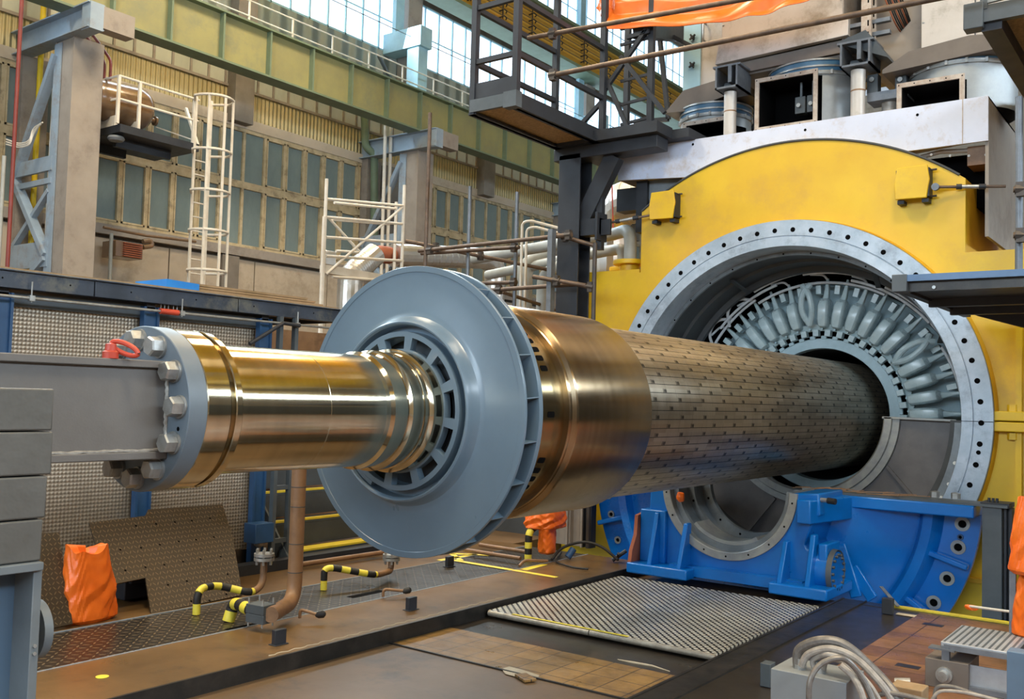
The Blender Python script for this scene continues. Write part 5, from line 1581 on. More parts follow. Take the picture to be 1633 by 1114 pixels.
tag(m.build('swarf', M['brown_pipe']), 'dark debris scraps on top of the blue casting', 'debris', kind='stuff')
m = MB(); a, b = PZ(1405, 935, .12), PZ(1432, 966, .02); m.bar(a, b, .03, .008); tag(m.build('steel_strip', M['bolt']), 'short steel strip leaning on the floor edge before the blue casting', 'strip')
# step unit
sp_ = thing('step_unit', 'low aluminium step with ribbed tread and grey tubular rail at the right edge', 'step', tuple(PZ(1560, 1060, 0)))
zt2 = .26
q = [PZ(1534, 996, zt2), PZ(1626, 1010, zt2), PZ(1612, 1042, zt2), PZ(1500, 1022, zt2)]
x0, x1 = q[3].x, q[2].x; y0, y1 = q[3].y, q[0].y
m = MB(); m.box((x0, y0, zt2 - .03), (x1, y1, zt2)); m.build('tread', M['step_alu'], sp_, bevel=.004)
for i in range(11):
    x = x0 + (i + .5) * (x1 - x0) / 11
    m = MB(); m.box((x - .006, y0 + .01, zt2), (x + .006, y1 - .01, zt2 + .0015)); m.build('tread_groove', M['slate'], sp_)
m = MB(); m.box((x0 + .02, y0 + .02, .03), (x1, y0 + .03, .15)); m.build('kick_plate', M['step_alu'], sp_)
for z in (.02, .235):
    m = MB(); m.bar((x0 + .02, y0, z), (x1 + .05, y0, z), .03, .03); m.build('frame_bar', M['scaff_grey'], sp_)
pr = PZ(1615, 1078, 0); 
ztop = PY(1618, 890, pr.y).z
for dy in (0, .35):
    m = MB(); m.bar((pr.x, pr.y + dy, 0), (pr.x, pr.y + dy, ztop), .035, .035); m.build('rail_upright', M['scaff_grey'], sp_)
m = MB(); m.bar((pr.x, pr.y, ztop), (pr.x, pr.y + .35, ztop), .035, .035); m.build('rail_top', M['scaff_grey'], sp_)
m = MB(); m.bar((pr.x, pr.y, .02), (x0 + .02, y0, .02), .03, .03); m.build('frame_bar', M['scaff_grey'], sp_)
m = MB(); m.bar((x0 + .03, y0, 0), (x0 + .03, y0, .24), .04, .04); m.box((x0 - .06, y0 - .03, .215), (x0 + .08, y0 + .05, .225)); m.build('frame_leg', M['scaff_grey'], sp_)
# junction boxes and hoses
jb = thing('junction_box', 'brown grey square junction box with round connector in front of the step', 'box', tuple(PZ(1515, 1080, 0)))
a = PZ(1475, 1092, 0); b = PZ(1530, 1112, 0)
W_ = b.x - a.x
m = MB(); m.box((a.x, a.y, 0), (b.x + .02, a.y + .30, .16)); m.build('box_body', M['box_brown'], jb, bevel=.003)
m = MB(); m.lathe([(a.y, .045), (a.y - .02, .045), (a.y - .02, .03), (a.y - .06, .028), (a.y - .06, .001)], ((a.x + b.x) / 2, .08), n=24); m.build('connector', M['bolt'], jb, sharp=30)
bb = thing('terminal_box', 'large pale grey steel terminal box with hoses at the bottom edge', 'box', (-1.1, 4.5, 0))
zt3 = .30
a = PZ(1229, 1065, zt3); b = PZ(1352, 1087, zt3); c = PZ(1372, 1078, zt3); e = PZ(1250, 1050, zt3)
m = MB(); m.box((a.x, a.y, 0), (b.x, a.y + .28, zt3)); m.build('box_body', M['box_grey'], bb, bevel=.004)
def hose(pts, r, mat, label, n=10, cat='hose', group='cable hoses'):
    m = MB(); P_ = [Vector(p) for p in pts]
    path = []
    for i in range(len(P_) - 1):
        p0 = P_[max(i - 1, 0)]; p1 = P_[i]; p2 = P_[i + 1]; p3 = P_[min(i + 2, len(P_) - 1)]
        for k in range(10):
            t = k / 10
            path.append(.5 * ((2 * p1) + (p2 - p0) * t + (2 * p0 - 5 * p1 + 4 * p2 - p3) * t * t + (3 * p1 - p0 - 3 * p2 + p3) * t ** 3))
    path.append(P_[-1]); m.tube(path, r, n)
    return tag(m.build('hose', mat), label, cat, group)
hy = a.y + .10
def HP(x, y, Y): 
    p = PY(x, y, Y); return p
hs = [
 ([(1272, 1062, hy), (1275, 1035, hy), (1310, 1021, hy), (1350, 1030, hy + .03), (1400, 1075, hy + .05), (1430, 1110, hy + .02), (1440, 1125, hy)], .024, 'hose_grey', 'thick dark grey hose, outermost arch over the terminal box'),
 ([(1278, 1062, hy - .02), (1290, 1042, hy - .02), (1325, 1034, hy - .02), (1365, 1050, hy), (1405, 1090, hy), (1425, 1120, hy)], .018, 'hose_pale', 'pale hose just inside the outermost arch'),
 ([(1300, 1068, hy), (1297, 1052, hy), (1320, 1043, hy - .03), (1350, 1055, hy - .03), (1385, 1090, hy - .04), (1405, 1122, hy - .04)], .014, 'hose_pale', 'middle pale hose of the bundle'),
 ([(1313, 1070, hy), (1320, 1052, hy - .04), (1345, 1056, hy - .06), (1375, 1085, hy - .06), (1392, 1120, hy - .06)], .012, 'hose_pale', 'inner pale hose of the bundle'),
 ([(1290, 1125, hy - .25), (1292, 1085, hy - .25), (1310, 1058, hy - .2), (1345, 1050, hy - .15), (1375, 1080, hy - .1), (1395, 1122, hy - .1)], .014, 'hose_grey', 'grey hose looping down in front of the terminal box'),
 ([(1340, 1060, hy - .1), (1360, 1078, hy - .1), (1372, 1100, hy - .12), (1380, 1125, hy - .12)], .016, 'hose_pale', 'pale hose descending at the right corner of the terminal box'),
 ([(1378, 1120, hy), (1400, 1108, hy), (1430, 1106, hy), (1480, 1118, hy)], .012, 'hose_grey', 'low grey hose crossing the bottom edge'),
 ([(1490, 1115, 4.9), (1495, 1096, 4.9), (1520, 1095, 4.9), (1560, 1108, 4.9), (1600, 1118, 4.9)], .010, 'hose_grey', 'thin dark hose coming from the junction box')]
for pts, r, mt, lb in hs: hose([HP(*p) for p in pts], r, M[mt], lb)
hose([HP(x, y, 4.85) for x, y in ((1485, 1118), (1500, 1102), (1540, 1104), (1590, 1116))], .008, M['hose_pale'], 'thin pale cable beside the dark hose at the junction box')
for x, y in ((1276, 1066), (1308, 1072)):
    c = HP(x, y, hy); m = MB(); m.lathe([(zt3, .03), (zt3 + .02, .03), (zt3 + .02, .022), (zt3 + .05, .022)], (c.x, hy), axis='z', n=18); m.build('gland', M['bolt'], bb)
c = PZ(1450, 1108, .03); m = MB(); m.box((c.x - .09, c.y - .05, 0), (c.x + .08, c.y + .09, .08)); tag(m.build('plug_block', M['wood'], bevel=.006), 'tan plug block between the hoses at the bottom edge', 'block')
c = PZ(1436, 1096, .02); m = MB(); m.tube([c + Vector((-.03, 0, .02)), c + Vector((.05, .02, .03))], .03, 14); tag(m.build('metal_coupling', M['bolt']), 'shiny metal coupling left of the junction box', 'coupling')
# barrier tape rod and orange bundles at the right edge
a, b = PY(1545, 966, 7.6), PY(1612, 975, 7.4)
m = MB(); m.tube([a, b], .009, 8); tag(m.build('barrier_rod', M['white']), 'white and red barrier rod in front of the grey post', 'rod')
cc = PY(1550, 968, 7.6); crumple('orange_flag', (cc.x, 7.6, cc.z), (.055, .02, .022), 'small orange flag at the end of the barrier rod', 'flag', seed=21, sub=3, amt=.4)
for px_, py_, sx, sz, sd_, lb in ((1648, 852, .12, .24, 31, 'orange wrapped bundle at the right edge above the step rail'), (1647, 962, .10, .20, 32, 'orange wrapped bundle hanging low at the right edge')):
    cc = PY(px_, py_, 6.6); bag('wrapped_bundle', (cc.x, 6.6, cc.z - sz), sx * 1.9, .24, sz * 1.9, lb, seed=sd_, top=.75)
m = MB(); c = PY(1622, 1050, 5.2); m.box((c.x - .045, 5.2, 0), (c.x + .2, 5.3, c.z + .03)); tag(m.build('blue_post', M['stand'], bevel=.004), 'blue grey upright at the bottom right corner', 'post')
for x, y in ((1445, 980), (1488, 996), (1448, 1062)):
    c = PZ(x, y, 0); m = MB(); m.box((c.x - .07, c.y - .04, .0005), (c.x + .07, c.y + .04, .002)); tag(m.build('floor_patch', M['chalk'] if y == 980 else M['floor_dark']), {980: 'pale oval patch on the brown floor tiles', 996: 'dark square drain on the brown floor tiles', 1062: 'small dark mark on the brown floor tiles left of the junction box'}[y], 'patch')

# ---------------------------------------------------------------- black gantry left of the yellow housing
bc_ = thing('black_column', 'black steel column with slanted bracket carrying the black gallery', 'column', (-6.1, 9.3, 0))
m = MB(); m.box((-6.22, 9.20, 0), (-5.93, 9.22, 4.42)); m.box((-6.22, 9.44, 0), (-5.93, 9.46, 4.42)); m.box((-6.09, 9.22, 0), (-6.06, 9.44, 4.42)); m.build('post', M['black_steel'], bc_, bevel=.004)
m = MB(); m.bar((-6.0, 9.33, 3.55), (-5.55, 9.33, 4.36), .20, .12, up=(0, 1, 0)); m.build('brace', M['black_steel'], bc_)
m = MB(); m.bar((-5.72, 9.33, 3.3), (-5.72, 9.33, 3.98), .07, .07); m.build('brace_strut', M['black_steel'], bc_)
m = MB(); m.box((-6.3, 9.2, 4.36), (-4.95, 9.46, 4.50)); m.build('head_beam', M['black_steel'], bc_, bevel=.006)
a = PY(912, 350, 9.2); b = PY(952, 365, 9.2)
m = MB(); m.box((-5.94, 9.25, b.z - .05), (b.x, 9.4, a.z)); m.build('stub_arm', M['black_steel'], bc_)
m = MB(); m.box((b.x - .03, 9.2, b.z - .12), (b.x, 9.42, b.z + .20)); m.box((b.x, 9.28, b.z - .06), (b.x + .12, 9.32, b.z + .12)); m.build('clevis', M['black_steel'], bc_, bevel=.004)


def turnbuckle(p, q, label):
    r = thing('turnbuckle_rod', label, 'rod', tuple(p)); p, q = Vector(p), Vector(q)
    m = MB(); m.tube([p, q], .014, 10); m.build('rod', M['scaff'], r)
    for t0, t1 in ((.30, .38), (.62, .72)):
        m = MB(); m.tube([p.lerp(q, t0), p.lerp(q, t1)], .026, 12); m.build('sleeve', M['black_steel'], r)
    m = MB(); m.tube([p.lerp(q, .38), p.lerp(q, .62)], .020, 12); m.build('sleeve_body', M['bolt'], r)
    c = p; m = MB(); m.lathe([(c.y - .02, .034), (c.y + .02, .034)], (c.x, c.z), n=20); m.disc(c.y - .02, .034, (c.x, c.z)); m.disc(c.y + .02, .034, (c.x, c.z)); m.build('eye', M['scaff_grey'], r)


pa = PY(956, 358, 9.33); turnbuckle(pa, PY(1043, 342, 9.47), 'steel turnbuckle rod from the black column to the left yellow bracket')
pa = PY(1492, 298, 9.45); turnbuckle(pa, PY(1604, 297, 9.6), 'steel turnbuckle rod from the right yellow bracket to the right')
# gallery deck
gl = thing('black_gallery', 'black steel gallery with guard rails high up left of the duct boxes', 'gallery', (-6, 8.5, 4.45))
zd = 4.5
m = MB(); m.box((-6.22, 7.62, zd + .04), (-5.74, 9.3, zd + .07)); m.build('deck_grating', M['deck_under'], gl)
for x in (-6.24, -5.72):
    m = MB(); m.box((x - .02, 7.6, zd), (x + .02, 9.3, zd + .17)); m.box((x - .05, 7.6, zd), (x + .05, 9.3, zd + .02)); m.build('side_channel', M['black_steel'], gl)
m = MB(); m.box((-6.26, 7.58, zd + .02), (-5.70, 7.62, zd + .15)); m.build('end_channel', M['slate'], gl)
m = MB(); m.box((-5.78, 7.52, zd - .02), (-5.62, 7.62, zd + .14)); m.build('end_shoe', M['slate'], gl)
m = MB(); m.box((-6.26, 9.1, zd), (-4.9, 9.46, zd + .12)); m.build('cross_deck', M['black_steel'], gl)
m = MB(); m.box((-6.26, 9.46, zd), (-4.7, 10.4, zd + .1)); m.build('rear_deck', M['black_steel'], gl)
def upost(px_, py_, x=None, y=None, zt=7.5, w=.065, z0=4.5, nm='upright'):
    p = PX(px_, py_, x) if x else PY(px_, py_, y)
    m = MB(); m.bar((p.x, p.y, z0), (p.x, p.y, zt), w, w); m.build(nm, M['black_steel'], gl); return p
u1 = upost(755, 170, y=7.62); u2 = upost(822, 165, y=7.62); u3 = upost(885, 170, x=-6.24); u4 = upost(960, 215, x=-5.72); u5 = upost(1036, 228, y=9.4); u6 = upost(1000, 130, y=10.3)
for z, (a, b) in [(z, ab) for z in (5.05, 5.62, 6.3) for ab in ((u1, u2), (u2, u4), (u1, u3))]:
    m = MB(); m.bar((a.x, a.y, z), (b.x, b.y, z), .045, .05); m.build('guard_rail', M['black_steel'], gl)
m = MB(); m.box((u1.x, 7.6, 4.66), (u2.x, 7.63, 4.82)); m.build('toe_board', M['black_steel'], gl)
m = MB(); m.bar((u4.x, u4.y, 6.6), (u4.x - .5, u4.y - .6, 8.0), .05, .05); m.build('stay', M['black_steel'], gl)
for (p, q) in (((960, 150), (1036, 40)), ((960, 110), (1010, 225)), ((930, 195), (962, 160)), ((1000, 60), (1036, 50)), ((990, 90), (1060, 180))):
    m = MB(); m.bar(PY(*p, 9.35), PY(*q, 9.35), .045, .045); m.build('cross_brace', M['black_steel'], gl)
for y in (60, 90, 118, 155, 187):
    m = MB(); m.bar(PY(990, y + 12, 9.4), PY(1036, y, 9.4), .03, .03); m.build('ladder_rung', M['black_steel'], gl)
for (p, q) in (((1012, 195), (1066, 190)), ((1052, 60), (1066, 190)), ((990, 45), (1040, 38)), ((1040, 42), (1105, 75))):
    m = MB(); m.bar(PY(*p, 10.6), PY(*q, 10.6), .05, .05); m.build('rear_brace', M['black_steel'], gl)
m = MB(); a, b = PY(1020, 48, 9.4), PY(1092, 55, 11.4); m.bar(a, b, .16, .18); m.build('rear_beam', M['black_steel'], gl)
# long horizontal scaffold tubes
def stube(name, p, q, label, r=.0245, mat='scaff', cat='tube', group=None, couplers=()):
    root = thing(name, label, cat, tuple(p), group)
    m = MB(); m.tube([p, q], r, 12); m.build('tube', M[mat], root)
    for t in couplers:
        c = Vector(p).lerp(Vector(q), t); d = (Vector(q) - Vector(p)).normalized() * .04
        m = MB(); m.tube([c - d, c + d], r * 1.6, 8); m.box(c - Vector((.03, .03, .055)), c + Vector((.03, .03, .055))); m.build('coupler', M['coupler'], root)
    return root
a = PY(842, 61, 8.1); b = PY(1180, 0, 8.1); stube('scaffold_tube', a, a + (b - a) * 2.2, 'upper long brown scaffold tube crossing in front of the orange sheet', couplers=(.06,))
a = PY(876, 121, 7.6); b = PY(1480, 0, 7.6); stube('scaffold_tube', a, a + (b - a) * 1.3, 'lower long brown scaffold tube crossing the duct boxes', couplers=(.01,))
# guard scaffold between fan and yellow housing
Y0 = 9.0
def on(px_, py_, Y=Y0): return PY(px_, py_, Y)
posts = [(686, 180, 440, 9.0, 'scaff'), (750, 297, 470, 9.35, 'scaff_grey'), (825, 306, 520, 9.6, 'scaff_grey'), (949, 387, 520, 8.95, 'coupler')]
lbs = ['tallest brown scaffold standard behind the fan wheel', 'grey scaffold standard right of the tallest one', 'grey scaffold standard left of the black column', 'dark scaffold standard in front of the yellow housing shoulder']
for (px_, yt, yb_, Y, mt), lb in zip(posts, lbs):
    t = on(px_, yt, Y); stube('scaffold_standard', Vector((t.x, Y, 0)), t, lb, mat=mt, cat='tube', couplers=())
za = on(780, 390).z
def T(p, q, lb, Yp_=Y0, Yq=None, cp=(), mt='scaff'):
    stube('scaffold_tube', on(*p, Yp_), on(*q, Yq or Yp_), lb, mat=mt, couplers=cp)
T((668, 400), (912, 374), 'brown cross tube from the tallest standard to the black column', cp=(.08, .98))
T((672, 404), (828, 394), 'second brown cross tube just below and behind the first', 9.3, 9.3, (.95,))
T((646, 384), (935, 442), 'brown tube sloping away to the right behind the fan wheel', 8.9, 11.0, (.16, .4))
T((875, 370), (950, 392), 'short brown tube ending at the dark standard', 9.0, 9.25, (.35,))
T((775, 463), (920, 453), 'lower brown cross tube above the retaining ring', cp=(.15,))
T((760, 452), (822, 450), 'short tan tube left of the lower cross tube', 9.4, 9.4, (.95,))
T((850, 441), (935, 455), 'rusty red tube end sticking out left of the black column', 8.85, 8.95, (.45,))
T((918, 453), (945, 458), 'rusty tube stub clamped to the dark standard', 8.95, 8.95, (.9,))
T((800, 465), (905, 500), 'brown tube sloping down behind the lower cross tube', 9.4, 11.5)
m = MB(); a = on(877, 372, 8.9); m.box((a.x - .03, 8.9, 1.5), (a.x + .03, 8.98, a.z + .05)); tag(m.build('channel_post', M['scaff_grey']), 'pale channel post along the left face of the black column', 'post')
# white aluminium scaffold tower
tw = thing('scaffold_tower', 'pale aluminium scaffold tower with diagonal braces behind the fan wheel', 'scaffold', (-10.5, 9.5, 2))
XT = -10.5
def tw_bar(p, q, Xp=XT, Xq=None, r=.022, nm='brace'):
    m = MB(); m.tube([PX(*p, Xp), PX(*q, Xq or Xp)], r, 8); m.build(nm, M['white_tube'], tw)
for px_, yt, X in ((521, 285, XT), (517, 345, XT), (645, 295, XT), (632, 322, -11.3)):
    p = PX(px_, yt, X); m = MB(); m.tube([(X, p.y, 0), (X, p.y, p.z)], .026, 8); m.build('standard', M['white_tube'], tw)
for y1, y2 in ((317, 328), (346, 357), (378, 387), (408, 416)): tw_bar((520, y1), (643, y2), nm='ledger')
tw_bar((533, 323), (632, 333), -11.3, nm='ledger'); tw_bar((530, 350), (620, 357), -11.3, nm='ledger'); tw_bar((520, 437), (643, 329)); tw_bar((523, 346), (573, 401), -11.3); tw_bar((536, 400), (572, 402), -11.3)
a, b = PX(519, 427, XT), PX(640, 432, XT)
m = MB(); m.box((XT - .12, a.y, a.z - .07), (XT, b.y, a.z + .05)); m.build('platform_board', M['white_tube'], tw)
tw_bar((530, 441), (610, 447), nm='ledger')
# ---------------------------------------------------------------- insulated silver pipes
def clad(name, pts, r, label, X, seg=True, rad=.5):
    root = thing(name, label, 'pipe', tuple(pts[0]))
    path = smooth_path(pts, rad, 6)
    m = MB(); m.tube(path, r, 20); m.build('cladding', M['silver'], root, sharp=15)
    for i in range(1, len(path) - 1, 1):
        d = (path[i + 1] - path[i - 1]).normalized() * .012
        m = MB(); m.tube([path[i] - d, path[i] + d], r * 1.02, 20); m.build('cladding_band', M['silver'], root)
    return root
XS = -11.5
P_ = lambda x, y: PX(x, y, XS)
e = P_(775, 412)
clad('insulated_pipe', [P_(628, 407), P_(700, 409), e, Vector((XS, e.y + .3, e.z - .1)), Vector((XS, e.y + .3, 0))], .20, 'silver clad pipe with elbow behind the scaffold tubes', XS)
clad('insulated_pipe', [P_(598, 405), P_(575, 425), Vector((XS, P_(558, 440).y, P_(558, 440).z)), Vector((XS, P_(556, 440).y, 0))], .20, 'segmented silver elbow pipe inside the pale scaffold tower', XS)
m = MB(); m.tube([P_(597, 405), P_(605, 405), P_(620, 407), P_(629, 407)], [.10, .15, .15, .10], 16); tag(m.build('pipe_joint', M['rust']), 'rusty red bare pipe joint between the silver clad pipes', 'joint')
m = MB(); a, b = P_(519, 398), P_(536, 425); m.box((XS - .12, a.y, b.z), (XS, b.y, a.z)); tag(m.build('clad_box', M['silver'], bevel=.02), 'small silver clad box left in the scaffold tower', 'box')
c = Vector((-6.9, 11.8, 0))
pp = [Vector((PY(966, 430, 11.8).x, 11.8, 0)), PY(966, 322, 11.8), PY(1090, 316, 11.8)]
clad('insulated_pipe', pp, .31, 'large silver segmented elbow pipe behind the lilac beam', 0, rad=.55)
m = MB(); m.tube([PY(975, 262, 11.3), PY(978, 365, 11.3)], .01, 6); tag(m.build('red_cord', M['red']), 'thin red cord hanging in front of the large silver elbow', 'cord')
# grey pipes to the yellow flanges
a = PY(985, 418, 9.85); 
pipe('grey_pipe', [Vector((-5.62, 9.85, 3.24)), Vector((-5.62, 9.85, 3.62)), Vector((-6.0, 10.1, 3.62)), Vector((-8.6, 10.6, 3.55))], .075, M['grey_pipe'], 'grey pipe bending down into the nearest yellow flange', rad=.22, n=18)
pipe('grey_pipe', [Vector((-5.92, 10.2, 3.22)), Vector((-5.92, 10.2, 3.45)), Vector((-6.3, 10.5, 3.5)), Vector((-8.8, 11.2, 3.4))], .07, M['grey_pipe'], 'grey pipe bending into the second yellow flange', rad=.2, n=18)
pipe('grey_pipe', [Vector((-5.45, 10.6, 3.2)), Vector((-5.45, 10.6, 3.5)), Vector((-4.6, 10.9, 3.5))], .07, M['grey_pipe'], 'grey pipe bending to the right behind the yellow flanges', rad=.2, n=18)
for px_, r, yt, Y, lb in ((866, .08, 425, 10.6, 'grey vertical pipe just left of the black column'), (838, .11, 410, 10.9, 'thick grey vertical pipe left of the black column')):
    p = PY(px_, yt, Y); pipe('grey_pipe', [Vector((p.x, Y, 0)), p + Vector((0, 0, -.1)), p + Vector((.35, .1, .05))], r, M['grey_pipe'], lb, rad=.15, n=18)
for px_, yt in ((833, 355), (840, 365)):
    p = PY(px_, yt, 10.2); pipe('thin_pipe', [Vector((p.x, 10.2, 0)), p, p + Vector((.12, 0, .02)), p + Vector((.6, .3, -.12))], .018, M['white_tube'], 'thin pale pipe with a top bend left of the black column' if px_ == 833 else 'second thin pale pipe with a top bend', rad=.06)
# ---------------------------------------------------------------- right platform and scaffold pole
rp = thing('right_platform', 'dark steel platform edge with blue top flange entering from the right', 'platform', (-1, 7.8, 2.4))
c = PY(1427, 441, 7.0); z1 = c.z; z0 = PY(1427, 466, 7.0).z
m = MB(); m.box((c.x + .08, 6.98, z0), (1.5, 7.02, z1)); m.build('edge_channel', M['edge_dark'], rp)
m = MB(); m.box((c.x + .08, 6.93, z1 - .045), (1.5, 7.10, z1)); m.build('top_flange', paint('platform_blue_top', '#4f6f96', '#46658a', .4, scale=4), rp)
m = MB(); m.box((c.x, 6.92, z0 - .005), (c.x + .10, 7.04, z1 + .004)); m.build('end_shoe', M['slate'], rp, bevel=.004)
m = MB(); m.box((c.x + .05, 7.0, z0 + .02), (1.5, 9.1, z0 + .05)); m.build('deck_underside', M['black_steel'], rp)
m = MB(); m.box((c.x + .02, 7.0, z0), (c.x + .08, 9.1, z1 - .02)); m.build('side_channel', M['black_steel'], rp)
for y in (7.7, 8.4):
    m = MB(); m.box((c.x + .06, y, z0 - .04), (1.5, y + .06, z0 + .02)); m.build('joist', M['black_steel'], rp)
m = MB(); a = PY(1500, 490, 7.6); m.prism([(c.x + .15, z0), (1.2, z0), (1.2, z0 - .42), (-.75, z0 - .30)], 8.9, 9.05); m.build('gusset', M['black_steel'], rp)
m = MB(); c2 = PY(1490, 458, 6.98); m.tube([(c2.x, 6.975, c2.z), (c2.x, 6.965, c2.z)], .012, 12); m.build('bolt_head', M['bolt'], rp)
p = PY(1624, 500, 8.2)
m = MB(); m.box((p.x - .02, 8.9, 0), (p.x + .3, 9.1, z0 - .3)); tag(m.build('dark_column', M['black_steel']), 'dark column under the right platform at the right edge', 'column')
m = MB(); m.box((-1.40, 9.30, 0), (-1.355, 9.42, 2.0)); tag(m.build('pale_channel', M['white_tube']), 'pale vertical channel between the yellow housing and the dark column', 'channel')
p = PY(1625, 300, 8.3)
stube('scaffold_pole', Vector((p.x, 8.3, 2.46)), Vector((p.x, 8.3, PY(1622, 155, 8.3).z)), 'grey vertical scaffold pole at the right edge above the platform', mat='scaff_grey', r=.028)
for y, lb in ((302, 'upper tube end clamped on the right scaffold pole'), (375, 'lower brown tube end clamped on the right scaffold pole')):
    c = PY(1616, y, 8.2); stube('tube_end', c, c + Vector((.5, .12, -.02)), lb, couplers=(.1,))
c = PY(1622, 120, 8.3)
# right top gallery
tg = thing('upper_gallery', 'dark steel gallery corner with boarded underside at the top right', 'gallery', (-1, 8.3, 4.6))
c = PY(1543, 43, 7.9); zg = c.z
m = MB(); m.box((c.x, 7.86, zg), (1.5, 7.92, zg + .13)); m.build('front_channel', M['slate'], tg)
m = MB(); m.box((c.x + .10, 7.9, zg - .06), (c.x + .24, 10.5, zg + .06)); m.build('side_beam', M['black_steel'], tg)
m = MB(); m.box((c.x + .22, 7.9, zg + .07), (1.5, 10.5, zg + .1)); m.build('deck_boards', M['deck_under'], tg)
m = MB(); m.box((c.x - .02, 7.84, zg - .04), (c.x + .12, 7.96, zg + .16)); m.build('corner_shoe', M['slate'], tg, bevel=.006)
m = MB(); m.bar((c.x + .12, 7.88, zg + .1), (c.x + .12, 7.88, zg + 1.2), .05, .05); m.build('rail_post', M['slate'], tg)
m = MB(); m.bar((c.x + .14, 7.88, zg + .16), (1.5, 7.88, zg + .30), .03, .03); m.build('rail', M['bolt'], tg)

# ---------------------------------------------------------------- lilac beam frame with arch cut
lb_ = thing('arch_beam', 'pale lilac deep beam with an arched underside lying over the yellow housing', 'beam', (AX, 9.9, 4.1))
YL = 9.62
zt_l, zb_l, zb_r = 4.505, 4.155, 4.085
xL, xR = -5.675, -1.748
aL, aR = math.radians(113), math.radians(66.5)
cut = [(AX + 2.845 * math.cos(aR + (aL - aR) * i / 30), AZ + 2.80 * math.sin(aR + (aL - aR) * i / 30)) for i in range(31)]
poly = [(xR, zt_l), (xR, zb_r)] + [(p[0], p[1]) for p in cut] + [(xL, zb_l), (xL, zt_l)]
m = MB(); m.prism(poly, YL, YL + .03); m.build('front_plate', M['lintel'], lb_)
m = MB(); m.box((xR - .03, YL + .03, 3.2), (xR, 11.2, zt_l)); m.build('side_plate', M['hall_steel_tan'], lb_)
m = MB(); m.box((xL, YL + .03, zb_l), (xL + .03, 11.2, zt_l)); m.build('side_plate', M['hall_steel_tan'], lb_)
m = MB(); m.box((xL, YL + .03, zt_l - .02), (xR, 11.2, zt_l)); m.build('top_plate', M['lintel'], lb_)
for px_, py_ in ((1200, 207), (1105, 230), (1463, 183), (1284, 207)):
    c = PY(px_, py_, YL - .002); m = MB(); m.disc(YL - .002, .014, (c.x, c.z), n=14); m.build('bolt_hole', M['dark'], lb_)
m = MB(); c = PY(1535, 200, YL); m.box((c.x - .004, YL - .003, zb_r), (c.x + .004, YL, zt_l)); m.build('plate_joint', M['rim_rust'], lb_)
m = MB(); m.box((-2.7, YL + .35, 3.6), (-1.79, 11.0, 3.9)); 
# dark trusses beneath the left end
m = MB(); m.box((-5.50, 9.75, 3.55), (-5.36, 9.95, 4.15)); m.build('hanger', M['black_steel'], lb_)
m = MB(); m.prism([(-5.40, 4.15), (-4.95, 4.15), (-5.15, 3.62), (-5.30, 3.62)], 9.8, 9.82); m.build('gusset', M['inner_band'], lb_)
m = MB(); m.box((-5.85, 9.9, 3.85), (-4.9, 10.1, 4.12)); m.build('under_beam', M['black_steel'], lb_)


def cyl_duct(name, cx, cy, r, z0, z1, lb, cut=(0, 0), zc=5.0):
    root = thing(name, lb, 'duct', (cx, cy, z0))
    m = MB(); m.lathe([(z0, r), (zc, r)], (cx, cy), axis='z', n=56, a0=math.radians(cut[1]), a1=math.radians(cut[0] + 360)); m.build('duct_shell', M['duct_grey'], root, sharp=30)
    m = MB(); m.lathe([(zc, r), (z1 - .2, r), (z1 - .2, r + .015), (z1 - .185, r + .02), (z1 - .17, r + .02), (z1 - .165, r + .005)], (cx, cy), axis='z', n=64); m.build('duct_collar', M['duct_grey'], root, sharp=30)
    m = MB(); m.lathe([(z1 - .17, r + .008), (z1 - .05, r + .008)], (cx, cy), axis='z', n=64); m.build('seal_band', M['blue_band'], root)
    for z in (z1 - .18, z1 - .12, z1 - .05):
        m = MB(); m.lathe([(z, r + .006), (z, r + .022), (z + .018, r + .022), (z + .018, r + .006)], (cx, cy), axis='z', n=64); m.build('clamp_ring', M['bolt'], root, sharp=30)
    for k in range(10):
        a = -PI + k * PI / 9 + .1; m = MB(); p = (cx + (r + .02) * math.cos(a), cy + (r + .02) * math.sin(a)); m.box((p[0] - .012, p[1] - .012, z1 - .20), (p[0] + .012, p[1] + .012, z1 - .155)); m.build('clip', M['bolt'], root)
    return root


def frame_open(root, x0, x1, z0, z1, y, dep, skew=0):
    w = .045
    for nm, q in (('frame_side', (x0, x0 + w, z0, z1)), ('frame_side', (x1 - w, x1, z0, z1)), ('frame_head', (x0 + w, x1 - w, z1 - w, z1)), ('frame_sill', (x0 + w, x1 - w, z0, z0 + w))):
        m = MB(); m.box((q[0], y, q[2]), (q[1], y + .02, q[3])); m.build(nm, M['rim_rust'], root)
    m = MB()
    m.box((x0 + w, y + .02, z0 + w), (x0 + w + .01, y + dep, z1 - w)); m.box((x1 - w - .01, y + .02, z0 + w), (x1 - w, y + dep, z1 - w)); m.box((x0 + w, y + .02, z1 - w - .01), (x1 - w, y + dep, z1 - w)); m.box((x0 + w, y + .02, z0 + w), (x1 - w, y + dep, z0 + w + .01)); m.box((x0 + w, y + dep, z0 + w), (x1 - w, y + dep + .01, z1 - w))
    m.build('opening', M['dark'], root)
    m = MB(); rs = []
    for i in range(5):
        for e in (0, 1):
            x = x0 + .02 + i * (x1 - x0 - .04) / 4; z = (z0 + .022) if e == 0 else (z1 - .022); m.lathe([(y - .002, .007), (y - .003, .0005)], (x, z), n=8)
    m.build('frame_holes', M['dark'], root)


